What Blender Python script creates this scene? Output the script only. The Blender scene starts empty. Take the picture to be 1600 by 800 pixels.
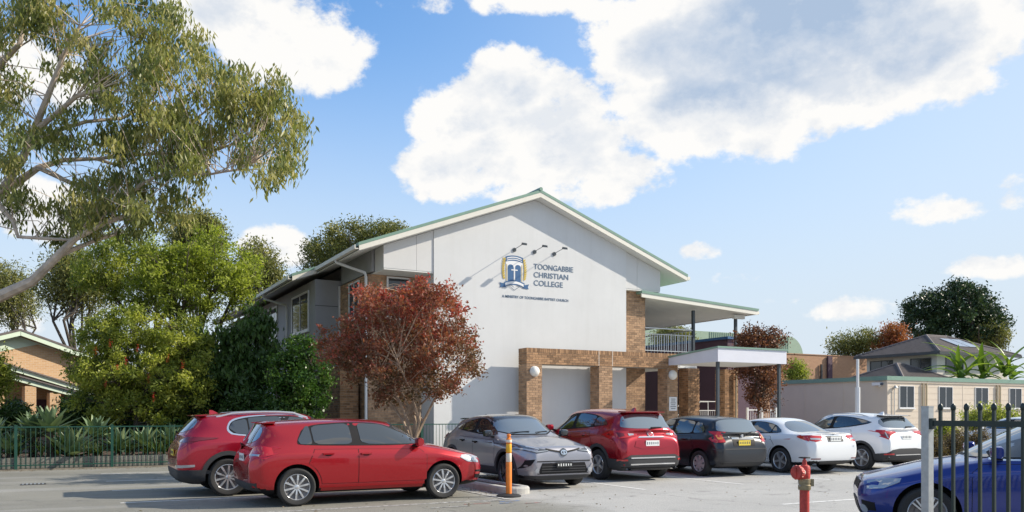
import bpy, bmesh, math, random
import numpy as np
from mathutils import Vector, Matrix
from mathutils.bvhtree import BVHTree
from mathutils.geometry import delaunay_2d_cdt

scene = bpy.context.scene
C = scene.collection
R = math.radians

# ------------------------------------------------------------------ camera
# world axes: +X runs along the gable front, +Y runs away from it (behind the building)
F, CX, HZ, EYE = 1317.0, 800.0, 645.0, 1.55
YAW = math.atan2(1317.0, 2460.0)
cu, su = math.cos(YAW), math.sin(YAW)
cam_d = bpy.data.cameras.new('camera'); cam = bpy.data.objects.new('camera', cam_d); C.objects.link(cam)
cam.location = (0, 0, EYE); cam.rotation_euler = (R(90), 0, -YAW)
cam_d.sensor_width = 36.0; cam_d.lens = 36.0 * F / 1600.0
cam_d.shift_y = (HZ - 400.0) / 1600.0
cam_d.clip_start = 0.1; cam_d.clip_end = 5000
scene.camera = cam

def at(px, py, d):
    "point seen at photo pixel (px,py) at depth d metres in front of the camera"
    X = (px - CX) / F * d; Z = EYE + (HZ - py) / F * d
    return Vector((X * cu + d * su, -X * su + d * cu, Z))
def gd(px, py):
    return at(px, py, F * EYE / (py - HZ))

# ------------------------------------------------------------------ sun, sky
SUN = Vector((2.4, -0.92, 1.66)).normalized()
sun_d = bpy.data.lights.new('sun', 'SUN'); sun = bpy.data.objects.new('sun', sun_d); C.objects.link(sun)
sun_d.energy = 2.8; sun_d.angle = R(0.55); sun_d.color = (1.0, 0.905, 0.76)
sun.rotation_euler = SUN.to_track_quat('Z', 'Y').to_euler(); sun.location = (30, -10, 40)

world = bpy.data.worlds.new('World'); scene.world = world; world.use_nodes = True
wn = world.node_tree.nodes; wl = world.node_tree.links; wn.clear()
SKY_S = 0.095
def wnode(t, **k):
    n = wn.new(t)
    for a, b in k.items(): setattr(n, a, b)
    return n
def wm(op, a, b=None, c=None, clamp=False):
    n = wnode('ShaderNodeMath', operation=op, use_clamp=clamp)
    for i, x in enumerate((a, b, c)):
        if x is None: continue
        if isinstance(x, (int, float)): n.inputs[i].default_value = x
        else: wl.new(x, n.inputs[i])
    return n.outputs[0]
def wv(op, a, b=None):
    n = wnode('ShaderNodeVectorMath', operation=op)
    for i, x in enumerate((a, b)):
        if x is None: continue
        if isinstance(x, (tuple, list, Vector)): n.inputs[i].default_value = tuple(x)
        else: wl.new(x, n.inputs[i])
    return n
def build_sky():
    out = wnode('ShaderNodeOutputWorld'); bg = wnode('ShaderNodeBackground')
    bg.inputs[1].default_value = SKY_S; wl.new(bg.outputs[0], out.inputs[0])
    sky = wnode('ShaderNodeTexSky', sky_type='NISHITA', sun_disc=False)
    sky.sun_elevation = math.asin(SUN.z); sky.sun_rotation = math.atan2(SUN.x, SUN.y)
    sky.air_density = 1.0; sky.dust_density = 0.9; sky.ozone_density = 1.6; sky.altitude = 50
    tc = wnode('ShaderNodeTexCoord'); D = tc.outputs['Generated']
    # fluffy detail noise evaluated on the sky direction, and again a little towards the sun
    def fbm(vec, scale, detail=7, rough=0.58, dist=0.0):
        n = wnode('ShaderNodeTexNoise', noise_dimensions='3D')
        n.inputs['Scale'].default_value = scale; n.inputs['Detail'].default_value = detail
        n.inputs['Roughness'].default_value = rough; n.inputs['Distortion'].default_value = dist
        wl.new(vec, n.inputs['Vector']); return n.outputs['Fac']
    stretch = wv('MULTIPLY', D, (1, 1, 1.45)).outputs[0]
    sunoff = wv('ADD', stretch, tuple(SUN * 0.030 + Vector((0, 0, 0.022)))).outputs[0]
    fine = fbm(stretch, 9.0, 11, 0.61); fine2 = fbm(sunoff, 9.0, 11, 0.61)
    big = fbm(stretch, 2.6, 3, 0.5); curl = fbm(stretch, 30.0, 9, 0.62)
    # cumulus masses: direction (photo bearing), half width, half height in pixels, weight
    blobs = [(450, 50, 125, 80, 1.0), (360, 15, 110, 60, 1.0), (520, 90, 55, 48, .8), (640, -5, 110, 32, .62),
             (800, 145, 125, 62, 1.1), (745, 190, 95, 75, 1.1), (855, 220, 125, 85, 1.25), (715, 265, 95, 52, 1.05), (780, 235, 90, 60, 1.2), (960, 275, 95, 48, 1.0), (845, 300, 190, 32, .8),
             (1235, 40, 280, 135, 1.5), (1130, 155, 180, 90, 1.3), (1060, 70, 120, 90, 1.25), (1410, 50, 190, 105, 1.3), (1500, 125, 70, 55, .95), (840, 0, 130, 26, .75), (1000, 10, 110, 30, .9),
             (1480, 325, 75, 28, .9), (1545, 415, 90, 22, .75), (1230, 470, 60, 14, .6), (1580, 300, 55, 32, .8), (1330, 482, 75, 26, .8), (1085, 393, 46, 19, .85), (430, 385, 62, 34, 1.0), (1130, 436, 70, 14, .55),
             (60, 330, 90, 60, .85), (20, 480, 60, 60, .7), (40, 120, 120, 90, .7)]
    # the same kind of sky goes on all round: more cumulus at random bearings outside the picture
    rr = random.Random(5)
    extra = []
    for k in range(22):
        az = rr.uniform(50, 310); el = rr.uniform(8, 60)
        extra.append((az, el, rr.uniform(.09, .2), rr.uniform(.05, .09), rr.uniform(.8, 1.1)))
    tot = None
    def add_blob(c, a, b, w, tot):
        r = Vector((c.y, -c.x, 0)).normalized(); u = r.cross(c).normalized()
        if u.z < 0: u = -u
        p = wv('DOT_PRODUCT', D, tuple(r / a)).outputs['Value']; q = wv('DOT_PRODUCT', D, tuple(u / b)).outputs['Value']
        q0 = c.dot(u) / b
        q = wm('SUBTRACT', q, q0)
        e = wm('MULTIPLY_ADD', p, p, wm('MULTIPLY', q, q))
        front = wm('GREATER_THAN', wv('DOT_PRODUCT', D, tuple(c)).outputs['Value'], 0.2)
        e = wm('SUBTRACT', 1.0, e); e = wm('MAXIMUM', e, -1.0)
        e = wm('MULTIPLY', wm('ADD', e, 1.0), front); e = wm('MULTIPLY', e, w)
        return e if tot is None else wm('SMOOTH_MAX', tot, e, 0.12) if False else wm('MAXIMUM', tot, e)
    for (x, y, a, b, w) in blobs:
        c = (at(x, y, 1.0) - Vector((0, 0, EYE))); L = c.length; c.normalize()
        tot = add_blob(c, a / F / L * 1.0, b / F / L * 1.04, w, tot)
    for (az, el, a, b, w) in extra:
        th = math.pi / 2 - YAW - R(az)
        c = Vector((math.cos(th) * math.cos(R(el)), math.sin(th) * math.cos(R(el)), math.sin(R(el))))
        tot = add_blob(c, a, b, w, tot)
    # tot: 0 far, 1 at the rim, 2*w in the middle
    base = wm('SUBTRACT', tot, 1.02)
    dens = wm('MULTIPLY_ADD', wm('SUBTRACT', fine, 0.5), 3.3, base)
    dens = wm('MULTIPLY_ADD', wm('SUBTRACT', big, 0.5), 0.9, dens)
    edge = wm('MULTIPLY_ADD', wm('SUBTRACT', curl, 0.5), 1.5, dens)
    mr = wnode('ShaderNodeMapRange', interpolation_type='SMOOTHSTEP')
    wl.new(edge, mr.inputs[0]); mr.inputs[1].default_value = -0.12; mr.inputs[2].default_value = 0.40
    mask = mr.outputs[0]
    # self shading: thick middles turn grey-blue, sunward billows stay white
    thick = wnode('ShaderNodeMapRange', interpolation_type='SMOOTHSTEP'); wl.new(dens, thick.inputs[0])
    thick.inputs[1].default_value = 0.75; thick.inputs[2].default_value = 1.55
    relief = wm('MULTIPLY_ADD', wm('SUBTRACT', fine, fine2), 3.2, 0.5, True)
    lit = wm('SUBTRACT', wm('MULTIPLY_ADD', relief, 0.62, 0.66), wm('MULTIPLY', thick.outputs[0], 0.78), clamp=True)
    mix = wnode('ShaderNodeMix', data_type='RGBA'); wl.new(lit, mix.inputs[0])
    K = CLOUD_K
    mix.inputs[6].default_value = (0.43 * K, 0.55 * K, 0.73 * K, 1); mix.inputs[7].default_value = (1.0 * K, 0.99 * K, 0.97 * K, 1)
    # thin milky veil growing towards the horizon
    sx = wnode('ShaderNodeSeparateXYZ'); wl.new(D, sx.inputs[0])
    veil = wnode('ShaderNodeMapRange', interpolation_type='SMOOTHSTEP'); wl.new(sx.outputs[2], veil.inputs[0])
    veil.inputs[1].default_value = 0.05; veil.inputs[2].default_value = 0.46; veil.inputs[3].default_value = 0.97; veil.inputs[4].default_value = 0.03
    aur = wnode('ShaderNodeMapRange', interpolation_type='SMOOTHSTEP'); wl.new(wv('DOT_PRODUCT', D, tuple(SUN)).outputs['Value'], aur.inputs[0])   # paler air towards the sun
    aur.inputs[1].default_value = 0.12; aur.inputs[2].default_value = 0.95; aur.inputs[4].default_value = 0.85
    vsum = wm('ADD', veil.outputs[0], wm('MULTIPLY', aur.outputs[0], wm('SUBTRACT', 1.0, veil.outputs[0])), clamp=True)
    vm = wnode('ShaderNodeMix', data_type='RGBA'); wl.new(vsum, vm.inputs[0])
    tint = wnode('ShaderNodeMix', data_type='RGBA', blend_type='MULTIPLY'); tint.inputs[0].default_value = 1
    wl.new(sky.outputs[0], tint.inputs[6]); tint.inputs[7].default_value = SKY_T
    wl.new(tint.outputs[2], vm.inputs[6]); vm.inputs[7].default_value = (0.715 * K, 0.80 * K, 0.885 * K, 1)
    fin = wnode('ShaderNodeMix', data_type='RGBA'); wl.new(mask, fin.inputs[0])
    wl.new(vm.outputs[2], fin.inputs[6]); wl.new(mix.outputs[2], fin.inputs[7])
    wl.new(fin.outputs[2], bg.inputs[0])
CLOUD_K = 4.55
SKY_T = (0.57, 0.89, 1.12, 1)
build_sky()
world.cycles.sampling_method = 'MANUAL'; world.cycles.sample_map_resolution = 512

vs = scene.view_settings
vs.view_transform = 'Standard'; vs.look = 'None'; vs.gamma = 1.0; vs.use_curve_mapping = False
vs.exposure = 1.20
scene.cycles.use_denoising = True
scene.cycles.max_bounces = 6; scene.cycles.transparent_max_bounces = 8

# ------------------------------------------------------------------ materials
MATS = {}
def mat(name, col, rough=0.7, metal=0.0, coat=0.0, spec=0.5, noise=0.0, nscale=6.0, bump=0.0, bscale=60.0, emit=None, trans=0.0, vary=0.0):
    m = bpy.data.materials.new(name); m.use_nodes = True
    nt = m.node_tree; b = nt.nodes['Principled BSDF']
    b.inputs['Base Color'].default_value = (*col, 1); b.inputs['Roughness'].default_value = rough
    b.inputs['Metallic'].default_value = metal; b.inputs['Coat Weight'].default_value = coat
    b.inputs['Coat Roughness'].default_value = 0.03; b.inputs['Specular IOR Level'].default_value = spec
    if noise > 0 or vary > 0:
        tc = nt.nodes.new('ShaderNodeTexCoord')
        mx = nt.nodes.new('ShaderNodeMix'); mx.data_type = 'RGBA'
        lo = [max(0, c * (1 - noise)) for c in col]; hi = [min(1, c * (1 + noise)) for c in col]
        mx.inputs[6].default_value = (*lo, 1); mx.inputs[7].default_value = (*hi, 1)
        n = nt.nodes.new('ShaderNodeTexNoise'); n.inputs['Scale'].default_value = nscale; n.inputs['Detail'].default_value = 6; n.inputs['Roughness'].default_value = 0.62
        nt.links.new(tc.outputs['Object'], n.inputs['Vector'])
        cr = nt.nodes.new('ShaderNodeMapRange'); cr.inputs[1].default_value = 0.3; cr.inputs[2].default_value = 0.7
        nt.links.new(n.outputs['Fac'], cr.inputs[0]); nt.links.new(cr.outputs[0], mx.inputs[0])
        src = mx.outputs[2]
        if vary > 0:   # every brick or board its own shade
            g = nt.nodes.new('ShaderNodeNewGeometry'); hs = nt.nodes.new('ShaderNodeHueSaturation')
            mr = nt.nodes.new('ShaderNodeMapRange'); mr.inputs[3].default_value = 1 - vary; mr.inputs[4].default_value = 1 + vary
            nt.links.new(g.outputs['Random Per Island'], mr.inputs[0]); nt.links.new(mr.outputs[0], hs.inputs['Value'])
            nt.links.new(src, hs.inputs['Color']); src = hs.outputs[0]
        nt.links.new(src, b.inputs['Base Color'])
    if bump > 0:
        tc2 = nt.nodes.new('ShaderNodeTexCoord'); n2 = nt.nodes.new('ShaderNodeTexNoise'); n2.inputs['Scale'].default_value = bscale; n2.inputs['Detail'].default_value = 4
        bp = nt.nodes.new('ShaderNodeBump'); bp.inputs['Strength'].default_value = bump; bp.inputs['Distance'].default_value = 0.02
        nt.links.new(tc2.outputs['Object'], n2.inputs['Vector']); nt.links.new(n2.outputs['Fac'], bp.inputs['Height']); nt.links.new(bp.outputs[0], b.inputs['Normal'])
    if emit: b.inputs['Emission Color'].default_value = (*emit, 1); b.inputs['Emission Strength'].default_value = 1
    MATS[name] = m
    return m

def leaf_mat(name, cols, trans=0.45, rough=0.5):
    m = bpy.data.materials.new(name); m.use_nodes = True; nt = m.node_tree; nt.nodes.clear()
    o = nt.nodes.new('ShaderNodeOutputMaterial'); a = nt.nodes.new('ShaderNodeAttribute'); a.attribute_name = 'tint'
    r = nt.nodes.new('ShaderNodeValToRGB'); e = r.color_ramp.elements
    while len(e) < len(cols): e.new(0.5)
    for k, c in enumerate(cols): e[k].position = k / (len(cols) - 1); e[k].color = (*c, 1)
    nt.links.new(a.outputs['Fac'], r.inputs[0])
    p = nt.nodes.new('ShaderNodeBsdfPrincipled'); p.inputs['Roughness'].default_value = rough; p.inputs['Specular IOR Level'].default_value = 0.35
    t = nt.nodes.new('ShaderNodeBsdfTranslucent'); mx = nt.nodes.new('ShaderNodeMixShader'); mx.inputs[0].default_value = trans
    nt.links.new(r.outputs[0], p.inputs['Base Color'])
    g = nt.nodes.new('ShaderNodeMix'); g.data_type = 'RGBA'; g.blend_type = 'MULTIPLY'; g.inputs[0].default_value = 1; g.inputs[7].default_value = (1.25, 1.35, 0.7, 1)
    nt.links.new(r.outputs[0], g.inputs[6]); nt.links.new(g.outputs[2], t.inputs[0])
    nt.links.new(p.outputs[0], mx.inputs[1]); nt.links.new(t.outputs[0], mx.inputs[2]); nt.links.new(mx.outputs[0], o.inputs[0])
    MATS[name] = m; return m

# ------------------------------------------------------------------ mesh helpers
class MB:
    def __init__(s): s.v = []; s.f = []; s.m = []; s.k = 0
    def add(s, vs_, fs):
        o = len(s.v); s.v += [tuple(p) for p in vs_]
        for f in fs: s.f.append([i + o for i in f]); s.m.append(s.k)
        return s
    def box(s, x0, x1, y0, y1, z0, z1):
        return s.add([(x0,y0,z0),(x1,y0,z0),(x1,y1,z0),(x0,y1,z0),(x0,y0,z1),(x1,y0,z1),(x1,y1,z1),(x0,y1,z1)],
                     [(3,2,1,0),(4,5,6,7),(0,1,5,4),(1,2,6,5),(2,3,7,6),(3,0,4,7)])
    def hexa(s, p):   # 8 points: bottom loop then top loop
        return s.add(p, [(3,2,1,0),(4,5,6,7),(0,1,5,4),(1,2,6,5),(2,3,7,6),(3,0,4,7)])
    def prism(s, poly, d):   # polygon of 3-D points pushed along d
        n = len(poly); d = Vector(d); a = [Vector(p) for p in poly]; b = [p + d for p in a]
        return s.add(a + b, [list(range(n))[::-1], list(range(n, 2*n))] + [(i, (i+1) % n, n+(i+1) % n, n+i) for i in range(n)])
    def tube(s, pts, rad, n=8, cap=True):
        P = [Vector(p) for p in pts]; N = len(P)
        if isinstance(rad, (int, float)): rad = [rad] * N
        o = len(s.v); up = None
        for i in range(N):
            t = (P[min(i+1, N-1)] - P[max(i-1, 0)]).normalized()
            if up is None: up = Vector((0,0,1)) if abs(t.z) < .9 else Vector((1,0,0))
            a = t.cross(up).normalized(); b = a.cross(t).normalized(); up = b
            for k in range(n):
                w = 2*math.pi*k/n + math.pi/n
                s.v.append(tuple(P[i] + (a*math.cos(w) + b*math.sin(w))*rad[i]))
        for i in range(N-1):
            for k in range(n):
                s.f.append([o+i*n+k, o+(i+1)*n+k, o+(i+1)*n+(k+1) % n, o+i*n+(k+1) % n]); s.m.append(s.k)
        if cap:
            s.f.append([o+k for k in range(n)]); s.m.append(s.k)
            s.f.append([o+(N-1)*n+k for k in range(n)][::-1]); s.m.append(s.k)
        return s
    def lathe(s, prof, n=24, axis='Z', c=(0,0,0)):   # prof: (r, h)
        o = len(s.v); m = len(prof)
        for r, h in prof:
            for k in range(n):
                a = 2*math.pi*k/n; x, y = r*math.cos(a), r*math.sin(a)
                p = (x, y, h) if axis == 'Z' else ((x, h, y) if axis == 'Y' else (h, x, y))
                s.v.append((p[0]+c[0], p[1]+c[1], p[2]+c[2]))
        for i in range(m-1):
            for k in range(n):
                q = [o+i*n+k, o+i*n+(k+1) % n, o+(i+1)*n+(k+1) % n, o+(i+1)*n+k]
                s.f.append(q[::-1] if axis == 'Y' else q); s.m.append(s.k)
        return s
    def build(s, name, m, parent=None, smooth=False, kind=None, fixn=True):
        me = bpy.data.meshes.new(name); me.from_pydata(s.v, [], s.f)
        ms = m if isinstance(m, (list, tuple)) else [m]
        for x in ms: me.materials.append(MATS[x] if isinstance(x, str) else x)
        if len(ms) > 1: me.polygons.foreach_set('material_index', s.m)
        if fixn:
            bm = bmesh.new(); bm.from_mesh(me); bmesh.ops.recalc_face_normals(bm, faces=bm.faces); bm.to_mesh(me); bm.free()
        if smooth:
            me.polygons.foreach_set('use_smooth', [True]*len(me.polygons))
            me.set_sharp_from_angle(angle=R(35))
        me.update()
        return link(name, me, parent, kind)
def link(name, me, parent=None, kind=None):
    o = bpy.data.objects.new(name, me); C.objects.link(o)
    if parent: attach(o, parent)
    if kind: o['kind'] = kind
    return o
WM = {}
def attach(o, parent):
    o.parent = parent; o.matrix_parent_inverse = WM.get(parent.name, Matrix.Identity(4)).inverted()
def tag(o, label, cat, group=None):
    o['label'] = label; o['category'] = cat
    if group: o['group'] = group
    return o
def thing(name, label, cat, loc=(0,0,0), group=None, rz=0.0):
    o = bpy.data.objects.new(name, None); C.objects.link(o); o.empty_display_size = 0.3
    o.location = loc; o.rotation_euler = (0, 0, rz)
    WM[o.name] = Matrix.Translation(Vector(loc)) @ Matrix.Rotation(rz, 4, 'Z')
    return tag(o, label, cat, group)
def lthing(name, label, cat, loc=(0,0,0), group=None, rz=0.0):   # parts of it are modelled in its own local frame
    o = thing(name, label, cat, loc, group, rz); WM.pop(o.name); return o
def structure(o): o['kind'] = 'structure'; return o
def copy_tree(o, parent=None):
    c = o.copy(); C.objects.link(c)
    if parent: c.parent = parent
    for ch in o.children: copy_tree(ch, c)
    return c
def bricks(x0, x1, y0, y1, z0, z1, faces='SNEW', seed=1, soldier=False, course=0.086, length=0.24, proud=0.012):
    "real bricks laid in running bond over a mortar core (core drawn by caller 12 mm behind the brick faces)"
    rg = random.Random(seed); mb = MB(); g = 0.010
    nrow = int(round((z1 - z0) / course)); ch = (z1 - z0) / nrow
    for r in range(nrow):
        za, zb = z0 + r*ch + g/2, z0 + (r+1)*ch - g/2
        top = soldier and r >= nrow - 2
        if top and r == nrow - 2: zb = z1 - g/2
        if top and r == nrow - 1: continue
        L = 0.086 if top else length
        for fc in faces:
            a0, a1 = (x0, x1) if fc in 'SN' else (y0, y1)
            p = a0 - (0 if (r % 2 == 0 or top) else L/2)
            while p < a1 - 0.01:
                b0, b1 = max(p, a0) + g/2, min(p + L, a1) - g/2
                p += L
                if b1 - b0 < 0.02: continue
                e = rg.uniform(0, .004)
                if b0 - a0 < 0.006: b0 = a0
                if a1 - b1 < 0.006: b1 = a1
                if fc == 'S': mb.box(b0, b1, y0 - e, y0 + proud + .02, za, zb)
                elif fc == 'N': mb.box(b0, b1, y1 - proud - .02, y1 + e, za, zb)
                elif fc == 'W': mb.box(x0 - e + .0005, x0 + proud + .02, b0 + .0005, b1 - .0005, za + .0005, zb - .0005)
                else: mb.box(x1 - proud - .02, x1 + e - .0005, b0 + .0005, b1 - .0005, za + .0005, zb - .0005)
    return mb
# ------------------------------------------------------------------ materials of the place
mat('render_white', (0.655, 0.66, 0.66), 0.85, noise=0.035, nscale=0.9, bump=0.12, bscale=90)
def weather(m, depth):
    nt = MATS[m].node_tree; b = nt.nodes['Principled BSDF']; src = b.inputs['Base Color'].links[0].from_socket
    tc = nt.nodes.new('ShaderNodeTexCoord'); mp = nt.nodes.new('ShaderNodeMapping'); mp.inputs['Scale'].default_value = (2.2, 2.2, 0.16); nt.links.new(tc.outputs['Object'], mp.inputs[0])
    n = nt.nodes.new('ShaderNodeTexNoise'); n.inputs['Scale'].default_value = 1.6; n.inputs['Detail'].default_value = 7; n.inputs['Roughness'].default_value = 0.65; nt.links.new(mp.outputs[0], n.inputs['Vector'])
    r = nt.nodes.new('ShaderNodeMapRange'); r.inputs[1].default_value = 0.48; r.inputs[2].default_value = 0.75; r.inputs[4].default_value = depth; nt.links.new(n.outputs['Fac'], r.inputs[0])
    x = nt.nodes.new('ShaderNodeMix'); x.data_type = 'RGBA'; x.inputs[7].default_value = (0.42, 0.41, 0.38, 1); nt.links.new(r.outputs[0], x.inputs[0]); nt.links.new(src, x.inputs[6]); nt.links.new(x.outputs[2], b.inputs['Base Color'])
weather('render_white', 0.11)
mat('panel_white', (0.63, 0.625, 0.615), 0.75, noise=0.03, nscale=1.2)
mat('panel_grey', (0.33, 0.335, 0.35), 0.7, noise=0.05, nscale=1.2)
mat('soffit', (0.74, 0.735, 0.70), 0.7, noise=0.03, nscale=2)
mat('fascia', (0.74, 0.71, 0.63), 0.5, noise=0.03, nscale=2)
mat('fascia_lilac', (0.66, 0.67, 0.74), 0.5, noise=0.03, nscale=2)
mat('roof_green', (0.19, 0.31, 0.245), 0.45, noise=0.06, nscale=3)
mat('pale_green', (0.60, 0.70, 0.56), 0.6, noise=0.04, nscale=3)
mat('brick_tan', (0.385, 0.242, 0.145), 0.85, noise=0.22, nscale=14, vary=0.3, bump=0.25, bscale=60)
mat('brick_brown', (0.33, 0.19, 0.10), 0.85, noise=0.26, nscale=14, vary=0.38, bump=0.25, bscale=60)
mat('mortar', (0.36, 0.32, 0.27), 0.95, noise=0.12, nscale=20)
mat('joint_pale', (0.62, 0.55, 0.48), 0.9)
mat('frame_white', (0.72, 0.72, 0.72), 0.4)
mat('frame_dark', (0.045, 0.05, 0.055), 0.4)
mat('pane', (0.018, 0.022, 0.028), 0.04, spec=0.8)
mat('post_dark', (0.055, 0.07, 0.085), 0.4)
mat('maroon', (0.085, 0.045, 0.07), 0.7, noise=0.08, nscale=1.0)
mat('asphalt_dark', (0.04, 0.04, 0.042), 0.9, noise=0.2, nscale=8)
mat('portable', (0.64, 0.545, 0.44), 0.65, noise=0.03, nscale=1.5)
mat('pipe_tan', (0.48, 0.40, 0.27), 0.5)
mat('tile_roof', (0.135, 0.115, 0.112), 0.75, noise=0.2, nscale=5)
mat('cream_wall', (0.60, 0.56, 0.49), 0.8, noise=0.04, nscale=1)
mat('solar', (0.25, 0.28, 0.33), 0.12, spec=0.8)
mat('metal_green', (0.32, 0.43, 0.33), 0.45, noise=0.04, nscale=2)
mat('galv', (0.40, 0.42, 0.43), 0.42, metal=0.55, noise=0.12, nscale=20)
mat('steel', (0.62, 0.64, 0.66), 0.3, metal=0.7)
mat('lens_white', (0.82, 0.80, 0.74), 0.25)
mat('sign_white', (0.8, 0.81, 0.82), 0.5)
mat('ink', (0.06, 0.07, 0.10), 0.6)
mat('letter_blue', (0.085, 0.14, 0.22), 0.6)
mat('crest_blue', (0.035, 0.115, 0.26), 0.5)
mat('crest_white', (0.8, 0.8, 0.8), 0.5)
mat('crest_gold', (0.58, 0.42, 0.06), 0.5)
mat('fence_green', (0.018, 0.10, 0.065), 0.35)
mat('sec_green', (0.012, 0.032, 0.028), 0.4)
mat('concrete', (0.42, 0.41, 0.385), 0.9, noise=0.15, nscale=7, bump=0.2, bscale=50)
mat('footing', (0.23, 0.20, 0.16), 0.95, noise=0.3, nscale=6, bump=0.3, bscale=40)
mat('sleeper', (0.20, 0.195, 0.17), 0.9, noise=0.25, nscale=5, vary=0.12, bump=0.35, bscale=30)
mat('soil', (0.075, 0.048, 0.032), 0.95, noise=0.4, nscale=7, bump=0.6, bscale=25)
mat('ground_mix', (0.16, 0.15, 0.11), 0.95, noise=0.3, nscale=0.3)

def brick_tex(name, c1, c2, mortar, rot=0.0):
    m = bpy.data.materials.new(name); m.use_nodes = True; nt = m.node_tree; b = nt.nodes['Principled BSDF']
    tc = nt.nodes.new('ShaderNodeTexCoord'); mp = nt.nodes.new('ShaderNodeMapping'); mp.inputs['Rotation'].default_value = (R(90), 0, 0)
    sx = nt.nodes.new('ShaderNodeSeparateXYZ'); cb = nt.nodes.new('ShaderNodeCombineXYZ'); ad = nt.nodes.new('ShaderNodeMath')
    nt.links.new(tc.outputs['Object'], sx.inputs[0]); nt.links.new(sx.outputs[0], ad.inputs[0]); nt.links.new(sx.outputs[1], ad.inputs[1])
    nt.links.new(ad.outputs[0], cb.inputs[0]); nt.links.new(sx.outputs[2], cb.inputs[1])
    br = nt.nodes.new('ShaderNodeTexBrick'); br.inputs['Scale'].default_value = 1.0
    br.inputs['Brick Width'].default_value = 0.24; br.inputs['Row Height'].default_value = 0.086; br.inputs['Mortar Size'].default_value = 0.010; br.inputs['Bias'].default_value = 0
    br.inputs['Color1'].default_value = (*c1, 1); br.inputs['Color2'].default_value = (*c2, 1); br.inputs['Mortar'].default_value = (*mortar, 1)
    nt.links.new(cb.outputs[0], br.inputs['Vector']); nt.links.new(br.outputs['Color'], b.inputs['Base Color']); b.inputs['Roughness'].default_value = 0.9
    MATS[name] = m
brick_tex('brick_far', (0.58, 0.37, 0.20), (0.50, 0.30, 0.155), (0.55, 0.43, 0.31))
brick_tex('brick_terra', (0.47, 0.27, 0.16), (0.42, 0.23, 0.135), (0.42, 0.28, 0.19))

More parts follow.
